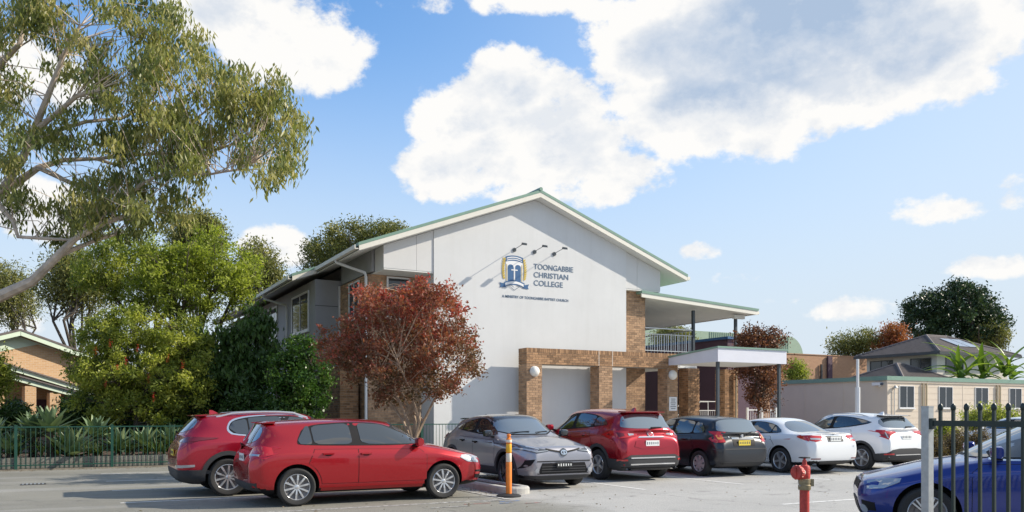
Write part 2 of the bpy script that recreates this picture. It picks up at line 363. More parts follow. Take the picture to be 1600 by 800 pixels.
def asphalt():
    m = bpy.data.materials.new('asphalt'); m.use_nodes = True; nt = m.node_tree; N = nt.nodes; L = nt.links; b = N['Principled BSDF']
    tc = N.new('ShaderNodeTexCoord')
    def noise(s, d=5, r=0.6, sc=None):
        n = N.new('ShaderNodeTexNoise'); n.inputs['Scale'].default_value = s; n.inputs['Detail'].default_value = d; n.inputs['Roughness'].default_value = r
        if sc:
            mp = N.new('ShaderNodeMapping'); mp.inputs['Scale'].default_value = sc; L.new(tc.outputs['Object'], mp.inputs[0]); L.new(mp.outputs[0], n.inputs['Vector'])
        else: L.new(tc.outputs['Object'], n.inputs['Vector'])
        return n.outputs['Fac']
    def ramp(src, a, c, lo=0.0, hi=1.0):
        r = N.new('ShaderNodeMapRange'); r.inputs[1].default_value = a; r.inputs[2].default_value = c; r.inputs[3].default_value = lo; r.inputs[4].default_value = hi; L.new(src, r.inputs[0]); return r.outputs[0]
    def mixc(f, c1, c2):
        x = N.new('ShaderNodeMix'); x.data_type = 'RGBA'
        L.new(f, x.inputs[0])
        for i, c in ((6, c1), (7, c2)):
            if isinstance(c, tuple): x.inputs[i].default_value = (*c, 1)
            else: L.new(c, x.inputs[i])
        return x.outputs[2]
    base = mixc(ramp(noise(0.35, 6), 0.35, 0.68), (0.205, 0.20, 0.176), (0.27, 0.263, 0.232))
    sx = N.new('ShaderNodeSeparateXYZ'); L.new(tc.outputs['Object'], sx.inputs[0])
    edge = N.new('ShaderNodeMath'); edge.operation = 'MULTIPLY_ADD'; L.new(noise(0.9, 5), edge.inputs[0]); edge.inputs[1].default_value = 1.6; L.new(sx.outputs[0], edge.inputs[2])
    newer = ramp(edge.outputs[0], 7.6, 8.6)      # paler resurfaced aisle on the right-hand side
    base = mixc(newer, base, mixc(ramp(noise(0.45, 6), 0.3, 0.7), (0.375, 0.372, 0.362), (0.445, 0.441, 0.428)))
    tracks = ramp(noise(0.5, 4, 0.55, (0.22, 1.6, 1)), 0.50, 0.68, 0, 0.55)     # wheel tracks along the aisle
    base = mixc(tracks, base, (0.37, 0.367, 0.358))
    stain = ramp(noise(1.3, 6, 0.7), 0.58, 0.72, 0, 0.6)
    base = mixc(stain, base, (0.12, 0.118, 0.112))
    spot = ramp(noise(2.6, 3, 0.5), 0.70, 0.76, 0, 0.5)      # oil drips
    base = mixc(spot, base, (0.09, 0.088, 0.085))
    scuff = ramp(noise(1.0, 5, 0.6, (0.10, 2.6, 1)), 0.62, 0.72, 0, 0.4)   # tyre scuffs along the aisle
    base = mixc(scuff, base, (0.17, 0.168, 0.16))
    agg = ramp(noise(45, 4, 0.75), 0.36, 0.66)
    base2 = N.new('ShaderNodeMix'); base2.data_type = 'RGBA'; base2.blend_type = 'MULTIPLY'; base2.inputs[0].default_value = 0.8
    L.new(base, base2.inputs[6]); gc = mixc(agg, (0.62, 0.62, 0.63), (1.25, 1.24, 1.2)); L.new(gc, base2.inputs[7])
    # fine wandering cracks
    vo = N.new('ShaderNodeTexVoronoi'); vo.feature = 'DISTANCE_TO_EDGE'; vo.inputs['Scale'].default_value = 0.22
    wa = N.new('ShaderNodeTexNoise'); wa.inputs['Scale'].default_value = 0.8; wa.inputs['Detail'].default_value = 6; L.new(tc.outputs['Object'], wa.inputs['Vector'])
    ad = N.new('ShaderNodeVectorMath'); ad.operation = 'MULTIPLY_ADD'; L.new(wa.outputs['Color'], ad.inputs[0]); ad.inputs[1].default_value = (1.6, 1.6, 0); L.new(tc.outputs['Object'], ad.inputs[2]); L.new(ad.outputs[0], vo.inputs['Vector'])
    crack = ramp(vo.outputs['Distance'], 0.0, 0.004, 0.35, 0)
    col = mixc(crack, base2.outputs[2], (0.05, 0.05, 0.05))
    L.new(col, b.inputs['Base Color']); b.inputs['Roughness'].default_value = 0.85; b.inputs['Specular IOR Level'].default_value = 0.35
    bp = N.new('ShaderNodeBump'); bp.inputs['Strength'].default_value = 0.5; bp.inputs['Distance'].default_value = 0.01; L.new(noise(90, 3), bp.inputs['Height']); L.new(bp.outputs[0], b.inputs['Normal'])
    MATS['asphalt'] = m
asphalt()
def paint_mat(name, col, wear):
    m = bpy.data.materials.new(name); m.use_nodes = True; nt = m.node_tree; b = nt.nodes['Principled BSDF']
    tc = nt.nodes.new('ShaderNodeTexCoord'); n = nt.nodes.new('ShaderNodeTexNoise'); n.inputs['Scale'].default_value = 9; n.inputs['Detail'].default_value = 8; n.inputs['Roughness'].default_value = 0.75
    nt.links.new(tc.outputs['Object'], n.inputs['Vector'])
    r = nt.nodes.new('ShaderNodeMapRange'); r.inputs[1].default_value = wear - .06; r.inputs[2].default_value = wear + .06; nt.links.new(n.outputs['Fac'], r.inputs[0])
    x = nt.nodes.new('ShaderNodeMix'); x.data_type = 'RGBA'; nt.links.new(r.outputs[0], x.inputs[0])
    x.inputs[6].default_value = (*col, 1); x.inputs[7].default_value = (0.19, 0.187, 0.18, 1)
    nt.links.new(x.outputs[2], b.inputs['Base Color']); b.inputs['Roughness'].default_value = 0.8; MATS[name] = m
paint_mat('line_paint', (0.66, 0.66, 0.64), 0.60)
paint_mat('line_worn', (0.55, 0.55, 0.53), 0.49)
paint_mat('mark_blue', (0.10, 0.22, 0.50), 0.5)
paint_mat('mark_red', (0.50, 0.13, 0.10), 0.47)

# ------------------------------------------------------------------ ground
structure(MB().add([(-900,-900,-.06),(900,-900,-.06),(900,900,-.06),(-900,900,-.06)], [(0,1,2,3)]).build('ground', 'ground_mix', fixn=False))
structure(MB().add([(-45,-30,0),(75,-30,0),(75,26.10,0),(-45,26.10,0)], [(0,1,2,3)]).build('car_park_asphalt', 'asphalt', fixn=False))
structure(MB().box(-45, 14.3, 26.10, 26.345, -.05, .03).build('fence_footing_strip', 'footing'))
structure(MB().box(14.3, 34, 26.10, 60, -.05, .06).build('concrete_path', 'concrete'))
mbq = MB()   # raised garden bed, gently uneven
nx, ny = 60, 30; rg = random.Random(3)
for j in range(ny+1):
    for i in range(nx+1):
        x = -45 + i*(59.2/nx); y = 26.50 + j*(34/ny); mbq.v.append((x, y, .27 + rg.uniform(-.02, .03) + .006*(y-26.5)))
for j in range(ny):
    for i in range(nx): a = j*(nx+1)+i; mbq.f.append([a, a+1, a+nx+2, a+nx+1]); mbq.m.append(0)
structure(mbq.build('garden_soil', 'soil', smooth=True))
rw = thing('retaining_wall', 'low grey concrete sleeper retaining wall behind the green fence', 'wall', (-5, 26.44, 0))
me0 = None
for k, x in enumerate(np.arange(-14.0, 9.2, 1.85)):
    for r in range(2):
        o = MB().box(x + .012, x + 1.838, 26.38 + .006*(k % 3), 26.47, .036 + r*.15, .036 + r*.15 + .142).build('sleeper', 'sleeper', rw)
for k, x in enumerate(np.arange(-14.0, 9.3, 1.85)):
    MB().box(x - .045, x + .045, 26.352, 26.376, .036, .345).build('upright', 'sleeper', rw)

def line(name, x0, x1, y0, y1, m='line_paint', z=.004):
    return structure(MB().add([(x0,y0,z),(x1,y0,z),(x1,y1,z),(x0,y1,z)], [(0,1,2,3)]).build(name, m, fixn=False))
for u in (10.38, 13.02, 15.66, 18.30, 20.94): line('parking_line', u-.05, u+.05, 13.7, 18.6)
for v in (13.35, 15.92, 18.5, 21.1, 23.7): line('parking_line', .9, 7.0, v-.05, v+.05, 'line_paint' if v > 14 else 'line_worn')
line('parking_line', 7.0, 7.1, 13.3, 24.0, 'line_worn', .008)
line('parking_line', 10.75, 16.6, 10.35, 10.46); line('parking_line', 10.75, 16.6, 7.85, 7.95)
for i, (x, y, a, b, m) in enumerate([(6.75,13.0,.38,.10,'mark_blue'),(6.0,12.9,.5,.05,'mark_red'),(6.35,13.15,.45,.06,'line_worn'),(7.0,12.55,.3,.07,'mark_red'),(5.3,12.65,.7,.05,'line_worn'),(6.6,12.75,.25,.06,'mark_blue')]):
    line('chalk_mark', x, x+a, y, y+b, m, .004+.0005*i)
# kerbed island between the two rows
isl = thing('kerb_island', 'narrow kerbed traffic island with rounded concrete end beside the orange post', 'kerb', (7.6, 14.2, 0))
def island_loop(ins, z):
    a, b, y0, y1 = 7.42 + ins, 8.02 - ins, 14.05 + ins, 25.6 - ins; r = .28 - ins*.9; P = []
    for (cx, cy, s) in ((a+r, y0+r, 180), (b-r, y0+r, 270)):
        for k in range(7): t = R(s + 15*k); P.append((cx + r*math.cos(t), cy + r*math.sin(t), z))
    P += [(b, y1, z), (a, y1, z)]
    return P
kb = MB(); loops = [island_loop(0, 0.0), island_loop(0.0, .10), island_loop(.025, .135), island_loop(.15, .137), island_loop(.155, .03)]; n = len(loops[0])
for lp in loops: kb.v += lp
for i in range(len(loops)-1):
    for k in range(n): kb.f.append([i*n+k, i*n+(k+1) % n, (i+1)*n+(k+1) % n, (i+1)*n+k]); kb.m.append(0)
kb.build('kerb', 'concrete', isl)
MB().add([(p[0], p[1], .10) for p in island_loop(.152, 0)], [list(range(n))]).build('infill', 'soil', isl, fixn=False)
gbd = thing('planting_bed', 'low kerbed planting bed with brown shrubs beyond the white crossover', 'garden bed', (24, 16.2, 0))
for (x0, x1, y0, y1) in ((22.3,25.9,13.9,14.05), (22.3,25.9,18.6,18.75), (22.3,22.45,14.052,18.598), (25.75,25.9,14.052,18.598)): MB().box(x0, x1, y0, y1, 0, .13).build('kerb', 'concrete', gbd)
MB().add([(22.45,14.05,.09),(25.75,14.05,.09),(25.75,18.6,.09),(22.45,18.6,.09)], [(0,1,2,3)]).build('soil', 'soil', gbd, fixn=False)
dg = thing('drain_grate', 'small rusty drain grate set in the asphalt near the green fence', 'grate', gd(52, 757))
g0 = gd(52, 757)
MB().box(g0.x-.24, g0.x+.24, g0.y-.15, g0.y+.15, .002, .010).build('frame', 'asphalt_dark', dg)
for k in range(6): MB().box(g0.x-.21+.075*k, g0.x-.175+.075*k, g0.y-.13, g0.y+.13, .0105, .020).build('bar', 'galv', dg)

# ------------------------------------------------------------------ school building
RX, RZ, SL = 15.5, 9.72, 0.374
def rz_(u): return RZ - SL*abs(u - RX)
sb = thing('school_building', 'two-storey white gabled school building with green roof edge and lettering', 'building', (15.5, 27.1, 0))
def part(mb, name, m, parent=sb, **k): return mb.build(name, m, parent, **k)
w = MB(); z1, z2 = rz_(11.43)-.30, rz_(15.5)-.30
w.prism([(11.43,27.1,0),(19.6,27.1,0),(19.6,27.1,z1),(15.5,27.1,z2),(11.43,27.1,z1)], (0,1.15,0)); part(w, 'gable_wall', 'render_white')
for a, b in ((9.61, 10.795), (10.805, 11.425), (19.605, 20.145), (20.155, 21.30)):
    p = MB(); p.prism([(a,27.13,6.45),(b,27.13,6.45),(b,27.13,rz_(b)-.30),(a,27.13,rz_(a)-.30)], (0,.9,0)); part(p, 'gable_panel', 'panel_white')
for a, b in ((9.62, 11.42), (19.61, 21.29)): part(MB().box(a, b, 27.14, 29.3, 6.40, 6.447), 'panel_soffit', 'soffit')
# roof: two slopes, left slope lengthened from y=31.8 on
E0, E1 = 8.6, 22.37; V0, V1 = 26.7, 50.0
rf = MB()
def slope(u0, u1, v0, v1, t0, t1):   # slab between heights (roof line - t0) and (roof line - t1)
    return [(u0,v0,rz_(u0)-t1),(u1,v0,rz_(u1)-t1),(u1,v1,rz_(u1)-t1),(u0,v1,rz_(u0)-t1),(u0,v0,rz_(u0)-t0),(u1,v0,rz_(u1)-t0),(u1,v1,rz_(u1)-t0),(u0,v1,rz_(u0)-t0)]
rf.hexa(slope(E0, RX, V0, V1, 0, .10)); rf.hexa(slope(RX, E1, V0, V1, 0, .10)); rf.hexa(slope(7.65, E0, 31.8, V1, 0, .10))
roof = part(rf, 'roof', 'roof_green')
part(MB().tube([(RX, V0-.02, RZ+.02), (RX, V1, RZ+.02)], .07, 8), 'ridge_cap', 'roof_green', roof)
for (a, b) in ((E0+.02, RX-.001), (RX+.001, E1-.02)):
    part(MB().hexa(slope(a, b, V0+.01, V0+.06, .102, .27)), 'bargeboard', 'fascia')
    part(MB().hexa(slope(a, b, V0+.062, 30.2 if a < RX else V1-.1, .24, .285)), 'eave_soffit', 'soffit')
part(MB().hexa(slope(7.67, E0-.002, 31.81, 31.86, .102, .27)), 'bargeboard', 'fascia')
part(MB().hexa(slope(7.67, 9.6, 31.862, V1-.1, .24, .285)), 'eave_soffit', 'soffit')
part(MB().hexa(slope(8.62, 9.7, 30.205, 31.805, .24, .285)), 'eave_soffit', 'soffit')
def gutter(u, v0, v1, z, m='fascia'):
    g = MB(); g.prism([(u-.13,v0,z-.13),(u-.13,v0,z),(u-.10,v0,z+.012),(u-.10,v0,z-.10),(u,v0,z-.10),(u,v0,z-.13)], (0, v1-v0, 0)); return part(g, 'gutter', m)
gutter(E0, V0+.02, 31.7, rz_(E0)-.09); gutter(7.65, 31.84, V1, rz_(7.65)-.09)
gg = MB(); gg.prism([(E1+.13,V0+.02,rz_(E1)-.22),(E1+.13,V0+.02,rz_(E1)-.09),(E1,V0+.02,rz_(E1)-.09),(E1,V0+.02,rz_(E1)-.22)], (0, 22, 0)); part(gg, 'gutter', 'fascia')
part(MB().tube([(8.53,29.1,rz_(E0)-.22),(8.55,29.05,6.83),(9.33,28.26,6.42),(9.36,28.24,6.28),(9.36,28.24,.3)], .05, 8), 'downpipe', 'frame_white')
part(MB().tube([(7.58,36.5,rz_(7.65)-.22),(7.6,36.5,6.38),(8.42,36.0,6.1),(8.45,36.0,5.9),(8.45,36.0,.3)], .05, 8), 'downpipe', 'frame_white')
# brick and grey walls left of the gable
def brick_wall(name, x0, x1, y0, y1, z0, z1, faces, seed, m='brick_tan', parent=sb, soldier=False):
    core = MB().box(x0+.012, x1-.012, y0+.012, y1-.012, z0, z1-.004).build(name, 'mortar', parent)
    o = bricks(x0, x1, y0, y1, z0, z1, faces, seed, soldier).build('brickwork', m, core, kind='stuff', fixn=False)
    return core
brick_wall('brick_wall', 9.45, 11.42, 28.3, 31.7, 0.0, 6.40, 'SW', 11)
brick_wall('brick_wall', 8.66, 9.33, 29.0, 31.6, 0.0, 3.2, 'SW', 12, 'brick_brown')
brick_wall('brick_wall', 19.62, 20.75, 27.4, 29.6, 0.0, 6.40, 'SE', 13)
part(MB().box(8.52, 9.9, 31.72, 49.9, 0, 6.62), 'side_wall', 'panel_grey')
for z in (3.3, 5.62): part(MB().box(8.505, 9.44, 31.705, 31.72, z, z+.02), 'panel_joint', 'frame_dark')
part(MB().prism([(9.50,28.05,6.46),(9.60,28.05,6.46),(9.60,28.05,rz_(9.6)-.29),(9.50,28.05,rz_(9.5)-.29)], (0,3.6,0)), 'upper_wall', 'panel_grey')
part(MB().box(9.40, 9.47, 31.60, 31.70, 3.2, 6.4), 'corner_trim', 'frame_white')
part(MB().box(9.9, 21.2, 30.0, 49.8, 0, 6.6), 'inner_wall', 'panel_grey')
part(MB().prism([(9.9,31,6.61),(21.2,31,6.61),(21.2,31,rz_(21.2)-.3),(15.5,31,RZ-.3),(9.9,31,rz_(9.9)-.3)], (0,18,0)), 'roof_space', 'panel_grey')
def window(face, a0, a1, z0, z1, p, parent, fm='frame_white', mull=1, fw=.06, proud=.05, pm='pane'):
    "face 'S': wall at y=p spanning x a0..a1; 'W': wall at x=p spanning y a0..a1"
    def bx(mb, a, b, za, zb, d0, d1):
        return mb.box(a, b, p-d1, p-d0, za, zb) if face == 'S' else mb.box(p-d1, p-d0, a, b, za, zb)
    f = MB()
    bx(f, a0, a1, z1-fw, z1, .002, proud); bx(f, a0, a1, z0, z0+fw, .002, proud)
    bx(f, a0, a0+fw, z0+fw, z1-fw, .002, proud); bx(f, a1-fw, a1, z0+fw, z1-fw, .002, proud)
    fr = f.build('window', fm, parent)
    n = mull + 1; w_ = (a1-a0-2*fw-mull*fw*.7)/n
    for k in range(n):
        s = a0+fw+k*(w_+fw*.7)
        bx(MB(), s, s+w_, z0+fw, z1-fw, .006, .022).build('pane', pm, fr)
        if k < mull: bx(MB(), s+w_, s+w_+fw*.7, z0+fw, z1-fw, .004, proud*.9).build('mullion', fm, fr)
    bx(MB(), a0-.04, a1+.04, z0-.05, z0-.002, .002, proud+.05).build('sill', fm, fr)
    return fr
window('S', 10.12, 11.0, 4.9, 6.36, 28.28, sb, mull=0)
window('W', 29.15, 30.35, 4.95, 6.3, 9.43, sb, mull=1)
window('W', 32.6, 35.3, 4.75, 6.32, 8.52, sb, mull=1, fw=.08)
window('W', 38.0, 40.6, 4.75, 6.32, 8.52, sb, mull=1, fw=.08)
window('W', 32.8, 34.8, 1.2, 2.6, 8.52, sb, mull=1, fw=.08)
# verandah on the right
vr = MB(); vr.hexa([(20.3,27.0,6.30),(26.5,27.0,5.93),(26.5,46,5.93),(20.3,46,6.30),(20.3,27.0,6.40),(26.55,27.0,6.03),(26.55,46,6.03),(20.3,46,6.40)])
vroof = part(vr, 'verandah_roof', 'roof_green')
part(MB().hexa([(20.3,27.02,6.14),(26.46,27.02,5.77),(26.46,27.07,5.77),(20.3,27.07,6.14),(20.3,27.02,6.298),(26.46,27.02,5.928),(26.46,27.07,5.928),(20.3,27.07,6.298)]), 'fascia', 'fascia', vroof)
part(MB().hexa([(20.76,27.075,6.13),(26.3,27.075,5.80),(26.3,46,5.80),(20.76,46,6.13),(20.76,27.075,6.17),(26.3,27.075,5.84),(26.3,46,5.84),(20.76,46,6.17)]), 'soffit', 'soffit', vroof)
part(MB().box(26.46, 26.60, 27.05, 46, 5.80, 5.925), 'gutter', 'fascia', vroof)
part(MB().box(25.6, 26.2, 27.5, 27.66, 5.62, 5.79), 'beam', 'soffit', vroof)
part(MB().box(20.76, 23.62, 27.62, 46, 3.42, 3.98), 'balcony_slab', 'soffit')
part(MB().box(19.7, 21.0, 26.85, 27.39, 3.36, 3.47), 'slab_edge', 'soffit')
for (u, za) in ((23.5, 3.98), (25.86, 3.43)): part(MB().box(u-.055, u+.055, 27.66, 27.77, za, 5.86), 'verandah_post', 'post_dark')
part(MB().box(20.78, 20.90, 27.66, 27.77, 3.98, 5.3), 'verandah_post', 'post_dark')
part(MB().box(23.45, 23.55, 36.0, 36.1, 3.98, 5.86), 'verandah_post', 'post_dark')
rl = part(MB().tube([(20.9,27.7,5.02),(23.45,27.7,5.02)], .025, 6), 'balcony_railing', 'steel')
rl2 = part(MB().tube([(23.5,27.78,5.02),(23.5,40,5.02)], .025, 6), 'balcony_railing', 'steel')
MB().tube([(20.9,27.7,4.10),(23.45,27.7,4.10)], .018, 6).build('bottom_rail', 'steel', rl); MB().tube([(20.9,27.7,4.78),(23.45,27.7,4.78)], .018, 6).build('mid_rail', 'steel', rl)
MB().tube([(23.5,27.78,4.10),(23.5,40,4.10)], .018, 6).build('bottom_rail', 'steel', rl2)
bal = MB().tube([(0,0,4.10),(0,0,4.78)], .011, 5).build('baluster', 'steel', rl)
bal.location = (21.0, 27.7, 0)
for k in range(1, 21): o = bal.copy(); C.objects.link(o); o.location = (21.0 + .118*k, 27.7, 0)
bal2 = MB().tube([(0,0,4.10),(0,0,5.02)], .011, 5).build('baluster', 'steel', rl2)
bal2.location = (23.5, 27.95, 0)
for k in range(1, 50): o = bal2.copy(); C.objects.link(o); o.location = (23.5, 27.95 + .24*k, 0)
for (a, b, s) in ((23.05, 23.66, 21), (25.05, 25.8, 22)): brick_wall('brick_pier', a, b, 27.5, 28.1, 0, 3.41, 'SW', s, 'brick_brown')
part(MB().tube([(25.62,27.42,3.3),(25.62,27.42,.05)], .045, 8), 'downpipe', 'pipe_tan')
# spotlights throw long shadows over the wall
for k, u in enumerate((14.60, 15.45, 16.30)):
    s = thing('wall_spotlight', ['dark arm spotlight high on the white gable above the crest', 'dark arm spotlight high on the white gable between crest and lettering', 'dark arm spotlight high on the white gable above the lettering'][k], 'spotlight', (u, 27.1, 7.5), 'sign spotlights')
    MB().lathe([(0,-.03),(.075,-.03),(.075,.0),(0,.0)], 14, 'Y', (u, 27.1-.001, 7.5)).build('base_plate', 'post_dark', s)
    MB().tube([(u,27.08,7.5),(u,26.9,7.54),(u,26.38,7.60)], .012, 6).build('arm', 'post_dark', s)
    MB().hexa([(u-.08,26.28,7.53),(u+.08,26.28,7.53),(u+.08,26.42,7.56),(u-.08,26.42,7.56),(u-.07,26.27,7.60),(u+.07,26.27,7.60),(u+.07,26.40,7.64),(u-.07,26.40,7.64)]).build('lamp_head', 'post_dark', s)

# lettering and crest on the gable
VW = 27.094
def letters(body, x0, x1, z, m, cap=None, name='lettering', bold=0.0, y=VW, joined=False):
    cu_ = bpy.data.curves.new('t', 'FONT'); cu_.body = body; cu_.size = 1.0; cu_.offset = bold; cu_.extrude = 0.006
    o = bpy.data.objects.new('t', cu_); C.objects.link(o); dg_ = bpy.context.evaluated_depsgraph_get()
    me = bpy.data.meshes.new_from_object(o.evaluated_get(dg_)); bpy.data.objects.remove(o); bpy.data.curves.remove(cu_)
    xs = [v.co.x for v in me.vertices]; zs = [v.co.y for v in me.vertices]
    a, b = min(xs), max(xs); h0, h1 = min(zs), max(zs); sx = (x1-x0)/(b-a); sz = cap/(h1-h0) if cap else sx
    for v in me.vertices: v.co = (x0 + (v.co.x-a)*sx, y - v.co.z*.7, z + (v.co.y-h0)*sz)
    if joined:
        me.materials.clear(); me.materials.append(MATS[m]); me.update()
        return link(name, me, sb, 'stuff')
    # one object per letter: faces grouped where their x ranges overlap
    V = [tuple(v.co) for v in me.vertices]; rng_ = sorted((min(V[i][0] for i in p.vertices), max(V[i][0] for i in p.vertices), p.index) for p in me.polygons)
    groups, hi = [], -1e9
    for lo, up, k in rng_:
        if lo > hi - 1e-5: groups.append([])
        groups[-1].append(k); hi = max(hi, up)
    for g in groups:
        mb = MB(); mp = {}
        for k in g:
            f = []
            for i in me.polygons[k].vertices:
                if i not in mp: mp[i] = len(mb.v); mb.v.append(V[i])
                f.append(mp[i])
            mb.f.append(f); mb.m.append(0)
        mb.build('letter', m, sb)
    bpy.data.meshes.remove(me)
letters('TOONGABBIE', 15.42, 17.14, 6.87, 'letter_blue', .20, bold=.006)
letters('CHRISTIAN', 15.42, 16.92, 6.565, 'letter_blue', .20, bold=.006)
letters('COLLEGE', 15.42, 16.68, 6.26, 'letter_blue', .20, bold=.006)
letters('A MINISTRY OF TOONGABBIE BAPTIST CHURCH', 14.10, 16.92, 5.74, 'letter_blue', .095, bold=.004, joined=True)
cr0 = part(MB().prism([(14.25,VW,7.18),(14.95,VW,7.18),(14.95,VW,6.36),(14.60,VW,6.14),(14.25,VW,6.36)], (0,-.004,0)), 'crest', 'crest_white')
def crest_poly(P, name, m, lay):
    y = VW - .004 - .003*lay
    MB().prism([(14.60+x, y, 6.68+z) for x, z in P], (0, -.0028, 0)).build(name, m, cr0)
def arcband(x0, x1, z0, dz, bow, n=10):
    up = [(x0+(x1-x0)*i/n, z0+dz+bow*(1-(2*i/n-1)**2)) for i in range(n+1)]; dn = [(x0+(x1-x0)*i/n, z0+bow*(1-(2*i/n-1)**2)) for i in range(n+1)]
    return up + dn[::-1]
crest_poly(arcband(-.36, .36, .36, .19, .06), 'crest_header', 'crest_blue', 1)
crest_poly(arcband(-.31, .31, .47, .035, .06), 'header_text_band', 'crest_white', 2)
crest_poly(arcband(-.31, .31, .40, .03, .06), 'header_text_band', 'crest_white', 2)
for s in (-1, 1):
    P = [(s*.035, -.30), (s*.27, -.32), (s*.27, .18)] + [(s*(.15+.12*math.cos(t)), .18+.10*math.sin(t)) for t in (R(20), R(50), R(80), R(110), R(140))] + [(s*.035, .19)]
    crest_poly(P, 'open_book', 'crest_blue', 1)
    crest_poly([(s*.30, -.32), (s*.325, -.32), (s*.325, .28), (s*.30, .28)], 'gold_line', 'crest_gold', 1)
    for k in range(9):   # laurel leaves
        t = -0.28 + k*.085; bx_ = s*(.40 + .05*math.sin((k+1)/9*math.pi)); a = R(38)
        lf = [(bx_, t), (bx_ + s*.055, t+.05), (bx_ + s*.07, t+.12), (bx_ + s*.01, t+.075)]
        crest_poly(lf, 'laurel_leaf', 'crest_gold', 1)
        lf = [(bx_, t), (bx_ - s*.045, t+.05), (bx_ - s*.03, t+.11), (bx_ + s*.01, t+.07)]
        crest_poly(lf, 'laurel_leaf', 'crest_gold', 2)
    crest_poly([(s*.34,-.46),(s*.62,-.40),(s*.56,-.50),(s*.60,-.58),(s*.34,-.56)], 'ribbon_tail', 'crest_blue', 1)
crest_poly([(-.022,-.28),(.022,-.28),(.022,.06),(.13,.06),(.13,.10),(.022,.10),(.022,.20),(-.022,.20),(-.022,.10),(-.13,.10),(-.13,.06),(-.022,.06)], 'cross', 'crest_white', 3)
crest_poly(arcband(-.42, .42, -.55, .17, .09), 'ribbon', 'crest_blue', 3)
crest_poly(arcband(-.38, .38, -.51, .09, .09), 'ribbon_band', 'crest_white', 4)
crest_poly([(-.22,-.50),(0,-.64),(.22,-.50),(.20,-.53),(0,-.665),(-.20,-.53)], 'shield_tip', 'letter_blue', 1)

# ------------------------------------------------------------------ brick pergola in front
pg = thing('brick_pergola', 'brown brick pergola frame of square piers and beam before the gable', 'pergola', (14.9, 26.45, 0))
for (a, b, s) in ((14.59, 15.22, 31), (17.68, 18.28, 32), (20.88, 21.40, 33)):
    c_ = MB().box(a+.012, b-.012, 26.162, 26.74, .06, 3.29).build('brick_pier', 'mortar', pg)
    bricks(a, b, 26.15, 26.75, .06, 3.29, 'SWE', s).build('brickwork', 'brick_tan', c_, kind='stuff', fixn=False)
for (a, b, s) in ((14.59, 17.66, 41), (17.69, 18.27, 42), (18.30, 21.40, 43)):
    c_ = MB().box(a+.012, b-.012, 26.162, 26.738, 3.30, 3.866).build('brick_beam', 'mortar', pg)
    bricks(a, b, 26.15, 26.75, 3.295, 3.87, 'SWE', s, soldier=True).build('brickwork', 'brick_brown', c_, kind='stuff', fixn=False)
    MB().box(a+.014, b-.014, 26.164, 26.736, 3.288, 3.2945).build('lintel', 'mortar', pg)
for x in (17.662, 18.272): MB().box(x, x+.026, 26.147, 26.75, 3.30, 3.86).build('control_joint', 'joint_pale', pg)
MB().box(17.86, 18.10, 26.76, 27.09, 3.12, 3.30).build('cross_beam', 'soffit', pg)
for (x, lab) in ((14.90, 'round white bulkhead light on the pergola end pier'), (21.12, 'round white bulkhead light on the pier above the notice')):
    l = thing('wall_light', lab, 'wall light', (x, 26.14, 3.03), 'round bulkhead lights')
    MB().lathe([(0,-.05),(.19,-.05),(.19,.0),(0,.0)], 24, 'Y', (x, 26.142, 3.03)).build('base', 'frame_white', l, smooth=True)
    MB().lathe([(.175,.0),(.17,-.04),(.13,-.09),(.06,-.115),(0.0,-.12)], 24, 'Y', (x, 26.09, 3.03)).build('lens', 'lens_white', l, smooth=True)
sg = thing('notice_sign', 'small white notice sign with lines of print fixed to the brick pier', 'sign', (21.14, 26.14, 1.9))
MB().box(20.95, 21.33, 26.115, 26.138, 1.63, 2.17).build('sign_plate', 'sign_white', sg)
rg = random.Random(8)
for k in range(6):
    wd = rg.uniform(.10, .14); MB().box(21.14-wd, 21.14+wd, 26.111, 26.1145, 1.70+.075*k, 1.725+.075*k).build('print_line', 'ink', sg)
# entrance canopy
ec = thing('entrance_canopy', 'flat entrance canopy with pale lilac fascia on slim dark posts', 'canopy', (22.6, 24.9, 0))
A = dict(u0=20.9, u1=24.3, v0=23.3, v1=26.6)
top = MB().hexa([(20.86,23.26,3.90),(24.34,23.26,3.90),(24.34,26.1,3.70),(20.86,26.1,3.70),(20.86,23.26,3.96),(24.34,23.26,3.96),(24.34,26.1,3.76),(20.86,26.1,3.76)]).build('roof', 'roof_green', ec)
f = MB(); f.box(20.9, 24.3, 23.30, 23.345, 3.40, 3.898); f.build('fascia', 'fascia_lilac', ec)
for u in (20.9, 24.258): MB().hexa([(u,23.347,3.40),(u+.042,23.347,3.40),(u+.042,26.1,3.40),(u,26.1,3.40),(u,23.347,3.892),(u+.042,23.347,3.892),(u+.042,26.1,3.695),(u,26.1,3.695)]).build('fascia', 'fascia_lilac', ec)
MB().box(20.945, 24.255, 23.35, 26.1, 3.41, 3.44).build('soffit', 'soffit', ec)
for u in (21.06, 24.1): MB().box(u-.05, u+.05, 23.44, 23.54, 0, 3.408).build('post', 'post_dark', ec)
